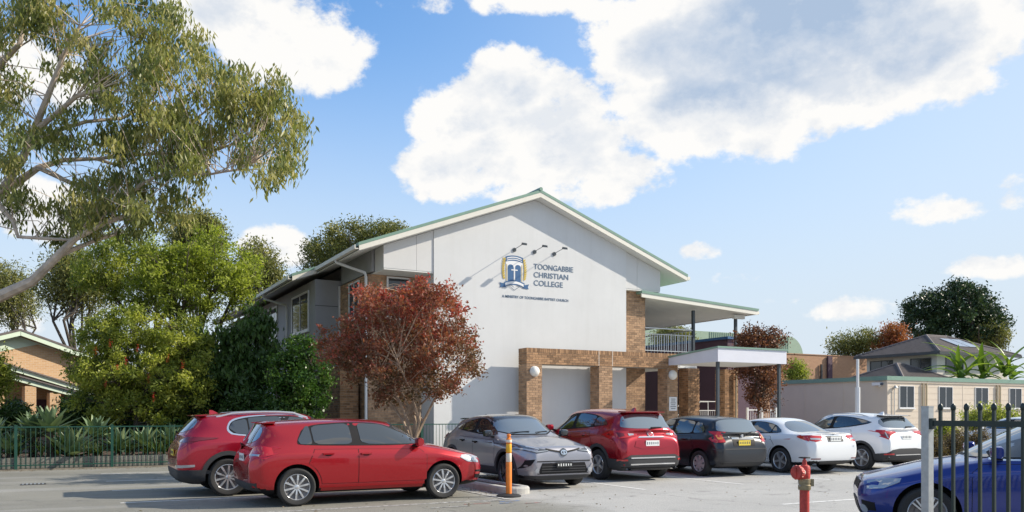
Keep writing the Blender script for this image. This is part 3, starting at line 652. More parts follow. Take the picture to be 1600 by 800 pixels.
# stairs handrail and gate glimpsed under the canopy
hr = thing('stair_handrail', 'white tubular stair handrail beyond the canopy post', 'handrail', (25.2, 29.5, 0))
for y in (28.9, 30.1):
    MB().tube([(24.2,y,.06),(24.2,y,1.5),(24.9,y,2.05),(26.4,y,2.05),(26.4,y,.06)], .024, 6).build('rail', 'frame_white', hr)
    MB().tube([(24.2,y,1.1),(24.9,y,1.65),(26.4,y,1.65)], .018, 6).build('rail', 'frame_white', hr)
    for k in range(14): MB().tube([(24.95+.11*k,y,.06),(24.95+.11*k,y,1.65)], .009, 5).build('baluster', 'frame_white', hr)
wg = thing('white_gate', 'white barred pedestrian gate under the dark red tree', 'gate', (27.3, 27.6, 0))
for k in range(13): MB().tube([(26.5+.13*k,27.6,.1),(26.5+.13*k,27.6,1.65)], .012, 5).build('bar', 'frame_white', wg)
for z in (.2, 1.65): MB().box(26.45, 28.1, 27.58, 27.62, z, z+.05).build('rail', 'frame_white', wg)
for x in (26.4, 27.25, 28.1): MB().box(x, x+.07, 27.56, 27.64, .06, 1.78).build('post', 'frame_white', wg)
mbld = thing('maroon_building', 'dark maroon flat-topped building glimpsed behind the verandah', 'building', (28.6, 38, 0))
MB().box(27.5, 29.6, 30.0, 47, .06, 5.0).build('wall', 'maroon', mbld)
MB().box(27.42, 29.7, 29.9, 47.1, 5.002, 5.12).build('roof_edge', 'crest_blue', mbld)
window('W', 33, 34.6, 1.0, 2.6, 27.5, mbld, 'frame_dark'); window('W', 37, 38.6, 1.0, 2.6, 27.5, mbld, 'frame_dark')

# ------------------------------------------------------------------ portable classrooms
pc = thing('portable_classroom', 'long low cream portable classroom with dark sliding windows and green roof edge', 'building', (34.6, 26.9, 0))
PU0, PV0, PU1, PV1 = 34.6, 26.9, 62.0, 34.4
MB().box(PU0, PU1, PV0, PV1, .02, 3.10).build('wall', 'portable', pc)
r_ = MB().box(PU0-.10, PU1, PV0-.10, PV1+.1, 3.10, 3.30).build('roof', 'roof_green', pc)
MB().box(PU0-.06, PU1, PV0-.06, PV0-.002, 3.0, 3.098).build('fascia', 'portable', r_)
for u in (36.0, 38.95, 41.85, 44.75, 47.7, 50.6): window('S', u-.54, u+.54, 1.78, 2.86, PV0, pc, 'frame_white', 1, .032, .045)
for u in (34.62, 40.3): MB().box(u, u+.05, PV0-.018, PV0-.001, .1, 3.0).build('cover_strip', 'portable', pc)
for u in (37.15, 37.42, 43.1, 43.35, 49.0): MB().tube([(u,PV0-.07,2.98),(u,PV0-.07,.05)], .045, 8).build('downpipe', 'pipe_tan', pc)
for z in np.arange(.4, 3.0, .3): MB().box(PU0+.06, PU1, PV0-.010, PV0-.001, z, z+.285).build('weatherboard', 'portable', pc)
for v in (29.4, 31.9): MB().box(PU0-.014, PU0-.001, v, v+.05, .1, 3.08).build('cover_strip', 'portable', pc)
MB().tube([(35.05,PV0-.06,2.72),(35.05,PV0-.06,.3)], .02, 6).build('conduit', 'galv', pc)
MB().lathe([(0,2.86),(.03,2.86),(.13,2.74),(.12,2.72),(0,2.72)], 12, 'Z', (35.05, PV0-.12, 0)).build('wall_lamp', 'galv', pc)
cc = thing('security_camera', 'small white security camera near the corner of the portable classroom', 'camera', (34.5, 27.4, 2.85))
MB().box(34.36, 34.58, 27.1, 27.55, 2.86, 3.0).build('housing', 'frame_white', cc); MB().lathe([(0,0),(.06,0),(.06,.1),(0,.1)], 12, 'Y', (34.44, 27.0, 2.92)).build('lens', 'ink', cc)
MB().box(34.52, 34.598, 27.2, 27.3, 2.78, 2.86).build('bracket', 'frame_white', cc)
pole = thing('light_pole', 'thin white pole with thicker base sleeve beside the portable classroom', 'pole', at(1340, 660, 33).to_tuple()[:2] + (0,))
pb = at(1340, 660, 33)
MB().tube([(pb.x,pb.y,0),(pb.x,pb.y,2.55)], .095, 12).build('sleeve', 'frame_white', pole, smooth=True); MB().tube([(pb.x,pb.y,2.55),(pb.x,pb.y,3.65)], .055, 12).build('shaft', 'frame_white', pole, smooth=True)

# ------------------------------------------------------------------ neighbours behind
def hip(u0, u1, v0, v1, ze, zr, ridge, name, m, parent):
    (ra, rb, rv) = ridge; mb = MB()
    mb.add([(u0,v0,ze),(u1,v0,ze),(u1,v1,ze),(u0,v1,ze),(ra,rv,zr),(rb,rv,zr)], [(0,1,5,4),(1,2,5),(2,3,4,5),(3,0,4),(3,2,1,0)])
    o = mb.build(name, m, parent)
    for a, b in (((u0,v0,ze),(ra,rv,zr)),((u0,v1,ze),(ra,rv,zr)),((ra,rv,zr),(rb,rv,zr)),((u1,v0,ze),(rb,rv,zr))): MB().tube([a, b], .10, 6).build('ridge_tiles', m, o)
    # courses of tiles
    cs = MB()
    n = 16
    for k in range(1, n):
        t = k/n
        a = Vector((u0,v0,ze)).lerp(Vector((ra,rv,zr)), t); b = Vector((u1,v0,ze)).lerp(Vector((rb,rv,zr)), t); c = Vector((u0,v1,ze)).lerp(Vector((ra,rv,zr)), t)
        for p, q, d in ((a, b, (0,-.1,0)), (c, a, (-.1,0,0))):
            d = Vector(d); cs.add([p + Vector((0,0,.03)), q + Vector((0,0,.03)), q + d + Vector((0,0,.0)), p + d + Vector((0,0,.0))], [(0,1,2,3)])
    cs.build('tile_course', m, o, kind='stuff', fixn=False)
    MB().box(u0-.04, u1+.04, v0-.06, v0-.002, ze-.16, ze+.02).build('gutter', 'frame_dark', o); MB().box(u0-.06, u0-.002, v0-.04, v1+.04, ze-.16, ze+.02).build('gutter', 'frame_dark', o)
    return o
hs = thing('tiled_house', 'two-storey cream house with dark tiled hip roof behind the portable classroom', 'house', (56, 39.4, 0))
hip(51.5, 60.6, 36.0, 42.8, 5.63, 7.10, (54.9, 57.2, 39.4), 'roof', 'tile_roof', hs)
MB().box(52.1, 60, 36.6, 42.2, 0, 5.62).build('wall', 'cream_wall', hs)
hip(47.0, 53.2, 35.2, 41.0, 3.5, 4.85, (50.0, 50.6, 38.1), 'roof', 'tile_roof', hs); MB().box(47.5, 52.0, 35.8, 40.5, 0, 3.49).build('wall', 'cream_wall', hs)
window('W', 40.0, 41.9, 4.15, 5.3, 52.1, hs, 'frame_dark'); window('S', 53.0, 54.9, 4.35, 5.4, 36.6, hs, 'frame_dark'); window('W', 37.0, 38.6, 4.5, 5.3, 52.1, hs, 'frame_dark')
for k in range(2):
    u = 55.4 + k*1.15; z0, z1 = 5.63 + (1.2/3.4)*1.47 + .08, 5.63 + (2.7/3.4)*1.47 + .08
    MB().hexa([(u,37.2,z0-.03),(u+1.05,37.2,z0-.03),(u+1.05,38.7,z1-.03),(u,38.7,z1-.03),(u,37.2,z0),(u+1.05,37.2,z0),(u+1.05,38.7,z1),(u,38.7,z1)]).build('solar_panel', 'solar', hs)
tb = thing('terracotta_building', 'flat-topped terracotta brick building behind the portable classroom', 'building', (55, 50, 0))
MB().box(44, 66, 50, 58, 0, 6.35).build('wall', 'brick_terra', tb)
MB().box(43.95, 66.05, 49.95, 58, 6.352, 6.42).build('coping', 'brick_terra', tb)
for (x, m, wd) in ((1283, 'frame_dark', .14), (1296, 'maroon', .5)):
    p = at(x, 600, 70); X = (p.x/p.y)*49.9
    MB().box(X-wd/2, X+wd/2, 49.80, 49.945, 0, 5.6 if wd < .2 else 6.3).build('downpipe' if wd < .2 else 'recess_panel', m, tb)
gb = thing('green_shed', 'curved pale green metal hall roof above the terracotta building', 'building', (47, 66, 0))
pr = [(38,66,3),(38,66,9.8)]; q = at(1255, 540, 80); ux = q.x/q.y*66
for k in range(9): t = R(90 - 11.25*k); pr.append((ux - 2.2 + 2.2*math.cos(t), 66, 7.6 + 2.2*math.sin(t)))
pr.append((ux, 66, 3)); MB().prism(pr, (0, 14, 0)).build('hall_roof', 'metal_green', gb)
MB().box(38.2, ux-.05, 66.1, 79.9, 0, 3.0).build('wall', 'cream_wall', gb)
MB().box(ux+.02, ux+6.5, 67, 78, 0, 7.0).build('wall', 'cream_wall', gb)
for k in range(40):
    x = ux - 2.3 - .28*k
    if x > 38.1: MB().box(x, x+.03, 65.95, 65.998, 3, 9.78).build('rib', 'metal_green', gb)
# brick house left behind the garden
bh = thing('brick_house', 'tan brick gabled building with pale green trim behind the garden', 'house', (-2, 46, 0))
def bz(u): return 5.57 - .33*abs(u + 1.5)
MB().prism([(-9,47,0),(6,47,0),(6,47,bz(6)-.2),(-1.5,47,5.37),(-9,47,bz(-9)-.2)], (0,8,0)).build('wall', 'brick_far', bh)
r_ = MB(); r_.hexa([(-9.6,46.5,bz(-9.6)-.1),(-1.5,46.5,5.47),(-1.5,55.5,5.47),(-9.6,55.5,bz(-9.6)-.1),(-9.6,46.5,bz(-9.6)),(-1.5,46.5,5.57),(-1.5,55.5,5.57),(-9.6,55.5,bz(-9.6))])
r_.hexa([(-1.5,46.5,5.47),(6.6,46.5,bz(6.6)-.1),(6.6,55.5,bz(6.6)-.1),(-1.5,55.5,5.47),(-1.5,46.5,5.57),(6.6,46.5,bz(6.6)),(6.6,55.5,bz(6.6)),(-1.5,55.5,5.57)])
r_.build('roof', 'tile_roof', bh)
for a, b in ((-9.5,-1.51),(-1.49,6.5)):
    MB().hexa([(a,46.52,bz(a)-.32),(b,46.52,bz(b)-.32),(b,46.58,bz(b)-.32),(a,46.58,bz(a)-.32),(a,46.52,bz(a)-.105),(b,46.52,bz(b)-.105),(b,46.58,bz(b)-.105),(a,46.58,bz(a)-.105)]).build('bargeboard', 'pale_green', bh)
MB().prism([(-9,46.98,4.35),(-2.3,46.98,4.45),(-.6,46.98,4.90),(.6,46.98,bz(.6)-.32),(-1.5,46.98,5.25),(-9,46.98,bz(-9)+2.0-.32-.1)][:5], (0,.015,0)).build('gable_panel', 'pale_green', bh)
for (p0, p1, v, th) in (((-3.2, 4.08), (3.0, 2.20), 46.0, .2), ((-3.4, 3.63), (3.0, 1.85), 45.3, .22)):
    sl = (p1[1]-p0[1])/(p1[0]-p0[0])
    MB().hexa([(p0[0],v,p0[1]-th),(p1[0],v,p1[1]-th),(p1[0],v+.06,p1[1]-th),(p0[0],v+.06,p0[1]-th),(p0[0],v,p0[1]),(p1[0],v,p1[1]),(p1[0],v+.06,p1[1]),(p0[0],v+.06,p0[1])]).build('fascia', 'pale_green', bh)
    MB().hexa([(p0[0],v-.1,p0[1]+.004),(p1[0],v-.1,p1[1]+.004),(p1[0],46.98,p1[1]-.05),(p0[0],46.98,p0[1]-.05),(p0[0],v-.1,p0[1]+.07),(p1[0],v-.1,p1[1]+.07),(p1[0],46.98,p1[1]+.02),(p0[0],46.98,p0[1]+.02)]).build('lean_to_roof', 'tile_roof', bh)
MB().box(-6, 3, 46.9, 46.985, .3, 2.2).build('painted_shade_panel', 'maroon', bh)  # dark slab on the wall, its colour standing in for shade behind the piers
for u in (-2.75, -1.42, -.35, .8): MB().box(u-.24, u+.24, 45.34, 45.8, .3, 3.35 - .278*(u+3.4) if u > -3 else 3.2).build('brick_pier', 'brick_far', bh)

bh.rotation_euler = (0, 0, R(18))
# ------------------------------------------------------------------ vehicles
mat('paint_red', (0.42, 0.008, 0.016), 0.27, metal=0.55, coat=0.9)
mat('paint_crimson', (0.40, 0.007, 0.026), 0.27, metal=0.55, coat=0.9)
mat('paint_soul_red', (0.36, 0.006, 0.020), 0.25, metal=0.6, coat=0.9)
mat('paint_white', (0.74, 0.755, 0.77), 0.35, coat=1.0)
mat('paint_pearl', (0.77, 0.78, 0.79), 0.35, coat=1.0)
mat('paint_grey', (0.32, 0.32, 0.36), 0.33, metal=0.55, coat=0.9)
mat('paint_black', (0.010, 0.013, 0.020), 0.30, metal=0.2, coat=0.7)
mat('paint_roof_black', (0.012, 0.013, 0.016), 0.2, coat=1.0)
mat('paint_blue', (0.008, 0.028, 0.21), 0.28, metal=0.5, coat=0.9)
mat('car_glass', (0.012, 0.016, 0.020), 0.03, spec=0.9, coat=0.6)
mat('car_glass_light', (0.05, 0.07, 0.085), 0.03, spec=1.0, coat=0.8)
for _n, _i in (('car_glass', 1.75), ('car_glass_light', 2.3)): MATS[_n].node_tree.nodes['Principled BSDF'].inputs['IOR'].default_value = _i
mat('trim_black', (0.012, 0.012, 0.014), 0.6, spec=0.2)
mat('plastic_dark', (0.035, 0.036, 0.040), 0.65, noise=0.08, nscale=20)
mat('chrome', (0.80, 0.81, 0.83), 0.12, metal=1.0)
mat('alloy', (0.62, 0.63, 0.65), 0.28, metal=0.75)
mat('alloy_dark', (0.10, 0.10, 0.11), 0.3, metal=0.7)
mat('hubcap', (0.46, 0.45, 0.47), 0.4, metal=0.5)
mat('tyre', (0.022, 0.022, 0.023), 0.8, noise=0.15, nscale=30)
mat('brake', (0.16, 0.15, 0.15), 0.45, metal=0.7)
mat('lamp_red', (0.46, 0.008, 0.012), 0.12, coat=1.0)
mat('lamp_dark_red', (0.14, 0.006, 0.010), 0.10, coat=1.0)
mat('lamp_clear', (0.42, 0.44, 0.47), 0.10, metal=0.4, coat=1.0)
mat('lamp_smoke', (0.07, 0.075, 0.085), 0.08, coat=1.0)
mat('lamp_amber', (0.55, 0.20, 0.03), 0.15, coat=1.0)
mat('plate_white', (0.78, 0.80, 0.78), 0.5)
mat('plate_yellow', (0.72, 0.55, 0.06), 0.5)
mat('plate_black', (0.02, 0.02, 0.022), 0.4)

def interp(P, x):
    xs = [p[0] for p in P]; return float(np.interp(x, xs, [p[1] for p in P]))
def chaikin(P, it=2, closed=True, k=.22):
    for _ in range(it):
        Q = []
        n = len(P)
        for i in range(n):
            a, b = P[i], P[(i+1) % n]
            Q.append((a[0]+(b[0]-a[0])*k, a[1]+(b[1]-a[1])*k)); Q.append((a[0]+(b[0]-a[0])*(1-k), a[1]+(b[1]-a[1])*(1-k)))
        P = Q
    return P
def clip(P, a, b, c):   # keep a*x+b*y<=c
    Q = []
    for i in range(len(P)):
        p, q = P[i], P[(i+1) % len(P)]; fp = a*p[0]+b*p[1]-c; fq = a*q[0]+b*q[1]-c
        if fp <= 0: Q.append(p)
        if fp*fq < 0: t = fp/(fp-fq); Q.append((p[0]+(q[0]-p[0])*t, p[1]+(q[1]-p[1])*t))
    return Q
def inside(P, x, y):
    r = False; n = len(P); j = n-1
    for i in range(n):
        if (P[i][1] > y) != (P[j][1] > y) and x < (P[j][0]-P[i][0])*(y-P[i][1])/(P[j][1]-P[i][1])+P[i][0]: r = not r
        j = i
    return r

class Car:
    def __init__(s, name, label, S, loc, rz, group='cars parked in the bays'):
        s.S = S; s.root = lthing(name, label, 'car', loc, group, rz); s.cage(); s.finish()
    def cage(s):
        S = s.S; W = S['W']/2; WB = S['WB']/2; nose = WB+S['FO']; tail = -(WB+S['RO'])
        hf, cw, hd, pk, rr, tl = S['hood'], S['cowl'], S['hdr'], S['peak'], S['rr'], S['tail']
        belt = S['belt']; wt = S.get('wt', .66)*S['W']/2*1.0; zb = S.get('zb', .19)
        wr = S.get('wr', .70)
        def bz(x): return interp(belt, x)
        st = []
        def add(xl, xt, w, zsh, zb5, wb, up, zbot=zb, sill=None, bow=0.0, xm=None):
            sl = sill if sill else zbot+.10
            P = [(xl, 0, zbot), (xl, w*.84, zbot), (xl, w*.965, sl), (xl, w, (sl+zsh)/2+.03), (xl, w*.992, zsh), (xl+(xt-xl)*.10, wb, zb5)]
            (y6, z6), (y7, z7), (y8, z8), z9 = up
            x6 = xl+(xt-xl)*(xm if xm is not None else .55)
            P += [(x6, y6, z6), (xt, y7, z7), (xt+bow*.75, y8, z8), (xt+bow, 0, z9)]
            st.append(P)
        nz = S.get('nose_z', (.24, hf[1]-.06)); n0, n1 = nz; nm = (n0+n1)/2
        # front face, bumper corner, wing
        def face(x, w, a, b, xt=0):
            h = b-a
            st.append([(x, 0, a), (x, w*.55, a), (x, w*.90, a+.06*h), (x+.02, w, a+.28*h), (x+.02, w*1.0, a+.58*h), (x, w*.97, a+.84*h), (x+xt*.5, w*.86, a+.94*h), (x+xt, w*.62, a+.99*h), (x+xt, w*.33, b), (x+xt, 0, b)])
        face(nose, W*S.get('nw', .66), n0, n1)
        face(nose-.13, W*.885, n0-.03, n1+.035)
        xh = nose-S.get('hfo', .36); zh = hf[1]
        add(xh, xh, W*.965, zh-.15, zh-.055, W*.90, ((W*.74, zh-.02), (W*.50, zh), (W*.26, zh+.01), zh+.015), zbot=n0-.03)
        zc = cw[1]
        def hoodz(x): t = (xh-x)/(xh-cw[0]); return zh+.015+(zc-zh-.015)*(t**.8)
        for x in (WB, (WB+cw[0])/2-.02):
            z = hoodz(x); add(x, x, W, z-.17, z-.075, W*.915, ((W*.78, z-.025), (W*.53, z-.005), (W*.27, z+.008), z+.012))
        b0 = bz(cw[0]-.1)
        add(cw[0]-.16, cw[0]-.10, W, b0-.13, b0, W*.925, ((W*.84, zc-.025), (W*.58, zc-.005), (W*.30, zc+.003), zc+.006), bow=.12, xm=.5)
        def roofst(xl, xt, z, wq, bow=0, drop=.075):
            b = bz(xl); w6 = (W*.915+wq)/2+.035
            add(xl, xt, W, b-.12, b, W*.925, ((w6, b+(z-drop-b)*.52), (wq, z-drop), (wq*.70, z-.018), z), bow=bow)
        wq = W*wr
        roofst((cw[0]+hd[0])/2-.15, hd[0], hd[1], wq*.96, bow=.10)
        roofst(pk[0]+.05, pk[0]+.05, pk[1], wq)
        roofst((pk[0]+rr[0])/2, (pk[0]+rr[0])/2, (pk[1]*1.0+rr[1])/2+.022, wq*.985)
        xl2 = S.get('xl_rr', -WB-.05)
        roofst(xl2, rr[0], rr[1], wq*.93, bow=-.05, drop=S.get('rdrop', .07))
        zt = tl[1]; wT = S.get('wtail', .80)*W
        xl3 = S.get('xl_tail', min(xl2-.22, tl[0]+.14))
        b = min(bz(xl3), zt)
        add(xl3, tl[0], W*.985, zt-.16, zt-.03, W*.915, ((wT, zt-.01), (wT*.72, zt), (wT*.38, zt+.005), zt+.008), bow=-.05, xm=.7)
        if 'deck' in S:
            xd, zd = S['deck']; add(xd+.12, xd, W*.95, zd-.17, zd-.05, W*.88, ((W*.74, zd-.01), (W*.50, zd), (W*.26, zd+.004), zd+.006), bow=-.04, xm=.7, zbot=zb+.03)
            zt2 = zd
        else: zt2 = zt
        e0, e1 = S.get('tail_z', (.30, zt2-.10))
        face2 = S.get('tw', .80)
        xq = tail+.14
        def rface(x, w, a, b, lean):
            h = b-a
            st.append([(x, 0, a), (x, w*.60, a), (x, w*.93, a+.06*h), (x, w, a+.26*h), (x, w*.995, a+.55*h), (x+lean*.5, w*.965, a+.80*h), (x+lean*.8, w*.86, a+.93*h), (x+lean, w*.62, a+.98*h), (x+lean, w*.33, b), (x+lean, 0, b)])
        ln = S.get('lean', 0.05)
        rface(xq, W*.94, e0-.03, e1+.05, ln)
        rface(tail, W*face2, e0, e1, ln)
        n = len(st); V = []; Fc = []
        for P in st:
            V += P + [(p[0], -p[1], p[2]) for p in P[8:0:-1]]
        K = 18
        for i in range(n-1):
            for k in range(K): Fc.append((i*K+k, i*K+(k+1) % K, (i+1)*K+(k+1) % K, (i+1)*K+k))
        for base, rev in ((0, False), ((n-1)*K, True)):
            def idx(j, sd): return base+j if sd == 0 or j in (0, 9) else base+18-j
            for sd in (0, 1):
                for (a, b_) in ((0, 8), (1, 7), (2, 6), (3, 5)):
                    q = [idx(a, sd), idx(a+1, sd), idx(b_, sd), idx(b_+1, sd)] if a != 3 else [idx(3, sd), idx(4, sd), idx(5, sd), idx(6, sd)]
                    Fc.append(tuple(q))
        me = bpy.data.meshes.new('body'); me.from_pydata(V, [], Fc)
        bm = bmesh.new(); bm.from_mesh(me); bmesh.ops.recalc_face_normals(bm, faces=bm.faces)
        cr = bm.edges.layers.float.get('crease_edge') or bm.edges.layers.float.new('crease_edge')
        bm.verts.ensure_lookup_table()
        for e in bm.edges:
            a, b_ = sorted(v.index for v in e.verts); ia, ja = divmod(a, K); ib, jb = divmod(b_, K)
            ja_, jb_ = min(ja, 18-ja) if ja else 0, min(jb, 18-jb) if jb else 0
            if ja_ == jb_ and ia != ib:
                if ja_ == 4: e[cr] = .45
                if ja_ == 5: e[cr] = .5
                if ja_ == 7 and 5 <= ia <= 9: e[cr] = .35
                if ja_ in (1, 2): e[cr] = .3
            if ia == ib and ja != jb:
                if ia == 5 and min(ja_, jb_) >= 6: e[cr] = .7
                if ia == 6 and min(ja_, jb_) >= 7: e[cr] = .35
                if ia == 9 and min(ja_, jb_) >= 6: e[cr] = S.get('rr_crease', .7)
                if ia == 10 and min(ja_, jb_) >= 6: e[cr] = .6
                if ia == 11 and 'deck' in S and min(ja_, jb_) >= 5: e[cr] = .6
        bm.to_mesh(me); bm.free()
        o = bpy.data.objects.new('body', me); C.objects.link(o)
        sd = o.modifiers.new('s', 'SUBSURF'); sd.levels = 3; sd.render_levels = 3
        ev = bpy.data.meshes.new_from_object(o.evaluated_get(bpy.context.evaluated_depsgraph_get()))
        o.modifiers.clear(); o.data = ev
        bm = bmesh.new(); bm.from_mesh(ev); s.bvh = BVHTree.FromBMesh(bm); bm.free()
        # wheel arches
        ra = S['r']+S.get('gap', .055); s.ra = ra
        cut = MB()
        for x in (WB, -WB):
            for sg in (-1, 1):
                a = MB().lathe([(0, 0), (ra, 0), (ra, .62), (0, .62)], 40, 'Y', (x, (W-.36) if sg > 0 else -(W-.36)-.62, S['r']+.01)); cut.add(a.v, a.f)
        ev.materials.append(MATS[S['paint']]); ev.materials.append(MATS['trim_black'])
        co = cut.build('cutter', 'trim_black'); co.data.materials.clear(); co.data.materials.append(MATS['trim_black'])
        bmod = o.modifiers.new('b', 'BOOLEAN'); bmod.object = co; bmod.operation = 'DIFFERENCE'; bmod.solver = 'EXACT'; bmod.material_mode = 'TRANSFER'
        fin = bpy.data.meshes.new_from_object(o.evaluated_get(bpy.context.evaluated_depsgraph_get()))
        o.modifiers.clear(); o.data = fin; fin.name = 'body'
        bpy.data.objects.remove(co)
        # underside dark
        fin.materials.clear(); fin.materials.append(MATS[S['paint']]); fin.materials.append(MATS['trim_black'])
        mi = np.zeros(len(fin.polygons), dtype=np.int32)
        for k, p in enumerate(fin.polygons):
            c = p.center
            if p.normal.z < -.55 and c.z < .40: mi[k] = 1
            for x in (WB, -WB):
                d = math.hypot(c.x-x, c.z-S['r']-.01)
                if d < ra-.004 or (abs(d-ra) < .012 and abs(c.y) < W-.03 and (p.normal.x*(c.x-x)+p.normal.z*(c.z-S['r']-.01)) < -.5*ra): mi[k] = 1
        fin.polygons.foreach_set('material_index', mi)
        fin.polygons.foreach_set('use_smooth', [True]*len(fin.polygons)); fin.set_sharp_from_angle(angle=R(38)); fin.update()
        o.parent = s.root; s.body = o; s.W2 = W; s.WBh = WB; s.nose = nose; s.tail = tail
    # ---- patches laid on the body
    def ray(s, view, a, b, sg=1):
        if view == 'side': h = s.bvh.ray_cast(Vector((a, 3*sg, b)), Vector((0, -sg, 0)))
        elif view == 'rear': h = s.bvh.ray_cast(Vector((-6, a, b)), Vector((1, 0, 0)))
        elif view == 'front': h = s.bvh.ray_cast(Vector((6, a, b)), Vector((-1, 0, 0)))
        else: h = s.bvh.ray_cast(Vector((a, b, 4)), Vector((0, 0, -1)))
        return h[0], h[1]
    def patch(s, name, pieces, m, off=.004, parent=None, sg=1, grid=.07, th=.010):
        mb = MB()
        for view, P in pieces:
            # densify the outline
            Q = []
            for i in range(len(P)):
                p, q = P[i], P[(i+1) % len(P)]; L = math.hypot(q[0]-p[0], q[1]-p[1]); k = max(1, int(L/.06))
                for t in range(k): Q.append((p[0]+(q[0]-p[0])*t/k, p[1]+(q[1]-p[1])*t/k))
            nb = len(Q); xs = [p[0] for p in Q]; ys = [p[1] for p in Q]; pts = [Vector(p) for p in Q]
            for gx in np.arange(min(xs)+grid/2, max(xs), grid):
                for gy in np.arange(min(ys)+grid/2, max(ys), grid):
                    if inside(Q, gx, gy) and min((gx-p[0])**2+(gy-p[1])**2 for p in Q) > (.35*grid)**2: pts.append(Vector((gx, gy)))
            r = delaunay_2d_cdt(pts, [(i, (i+1) % nb) for i in range(nb)], [], 1, 1e-5)
            vv, fs, orig = r[0], r[2], r[3]
            H = []; ok = []
            for v in vv:
                p, nrm = s.ray(view, v.x, v.y, sg)
                H.append((p, nrm)); ok.append(p is not None)
            if not all(ok):
                fs = [f for f in fs if all(ok[i] for i in f)]
            used = sorted({i for f in fs for i in f}); mp = {i: k for k, i in enumerate(used)}
            if not used: continue
            topv = [H[i][0]+H[i][1]*off for i in used]; faces = [[mp[i] for i in f] for f in fs]
            # skirt
            ec = {}
            for f in faces:
                for a, b in zip(f, f[1:]+f[:1]): ec[(a, b)] = ec.get((a, b), 0)+1
            bd = [(a, b) for (a, b) in ec if (b, a) not in ec]
            nT = len(topv); low = [H[i][0]-H[i][1]*th for i in used]
            bset = sorted({a for e in bd for a in e}); bm_ = {a: nT+k for k, a in enumerate(bset)}
            mb.add(topv+[low[a] for a in bset], faces+[[b, a, bm_[a], bm_[b]] for a, b in bd])
        me = bpy.data.meshes.new(name); me.from_pydata(mb.v, [], mb.f); me.materials.append(MATS[m])
        bm = bmesh.new(); bm.from_mesh(me); bmesh.ops.recalc_face_normals(bm, faces=bm.faces); bm.to_mesh(me); bm.free()
        me.polygons.foreach_set('use_smooth', [True]*len(me.polygons)); me.set_sharp_from_angle(angle=R(40)); me.update()
        o = bpy.data.objects.new(name, me); C.objects.link(o); o.parent = parent or s.root
        return o
    def both(s, name, pieces, m, off=.004, **k):
        return [s.patch(name, pieces, m, off, sg=sg, **k) for sg in (1, -1)]
    def mir(s, name, view, P, m, off=.004, **k):   # front/rear patch and its mirror
        return [s.patch(name, [(view, [(p[0]*sg, p[1]) for p in P])], m, off, **k) for sg in (1, -1)]
    def raw(s, mb, name, m, parent=None, smooth=True):
        o = mb.build(name, m, None, smooth); o.parent = parent or s.root; return o
    def wheels(s):
        S = s.S; r = S['r']; wd = S.get('tw_', .205); rim = S.get('rim', .68)*r; h = wd/2
        tm, n, kind = S.get('rim_mat', 'alloy'), S.get('spokes', 10), S.get('rim_kind', 'thin')
        tp = MB().lathe([(rim*.97, -h*.82), (rim+.012, -h*.95), (r*.90, -h), (r*.965, -h*.86), (r, -h*.62), (r, h*.62), (r*.965, h*.86), (r*.90, h), (rim+.012, h*.95), (rim*.97, h*.82), (rim*.97, -h*.82)], 44, 'Y')
        # outer side is -y in the wheel's frame
        hub = MB().lathe([(rim*.95, h*.7), (rim*.95, -h*.55), (rim*.80, -h*.40), (0, -h*.40)], 36, 'Y').lathe([(0, -h*.5), (rim*.62, -h*.5), (rim*.62, -h*.42)], 32, 'Y')
        rm = MB().lathe([(rim*.90, -h*.62), (rim*.915, -h*.80), (rim*.955, -h*.90), (rim*.99, -h*.84), (rim*.965, -h*.60)], 44, 'Y')
        rm.lathe([(rim*.0, -h*.80), (rim*.13, -h*.80), (rim*.20, -h*.72), (rim*.22, -h*.50)], 24, 'Y')
        for k in range(n):
            a0 = 2*math.pi*k/n+S.get('rot', .2)
            def pt(rad, ang, y): return (rad*math.cos(ang), y, rad*math.sin(ang))
            def spoke(a, w0, w1, tw=0.0):
                P = []
                for (rad, ww, y0) in ((rim*.12, w0, -h*.74), (rim*.55, (w0+w1)/2, -h*.84), (rim*.95, w1, -h*.80)):
                    aa = a+tw*(rad/rim); P.append([pt(rad, aa-ww/rad/2, y0), pt(rad, aa+ww/rad/2, y0), pt(rad, aa+ww/rad/2*1.1, y0+h*.36), pt(rad, aa-ww/rad/2*1.1, y0+h*.36)])
                for i in range(2): rm.hexa([P[i][0], P[i][1], P[i][2], P[i][3], P[i+1][0], P[i+1][1], P[i+1][2], P[i+1][3]])
            if kind == 'thin': spoke(a0, r*.075, r*.105)
            elif kind == 'wide': spoke(a0, r*.17, r*.15)
            elif kind == 'twin': spoke(a0-.16, r*.06, r*.06, .03); spoke(a0+.16, r*.06, r*.06, -.03)
            elif kind == 'cap': spoke(a0, r*.22, r*.30)
        proto = None
        for x in (s.WBh, -s.WBh):
            for sg in (-1, 1):
                if proto is None:
                    w = hub.build('wheel', 'brake' if kind != 'cap' else 'trim_black', None, True); w.parent = s.root
                    t = tp.build('tyre', 'tyre', None, True); t.parent = w; q = rm.build('rim', tm, None, True); q.parent = w; proto = w
                else: w = copy_tree(proto, s.root)
                w.location = (x, sg*(s.W2-wd/2-.012), r); w.rotation_euler = (0, (.3*x) % 1, 0 if sg < 0 else math.pi)
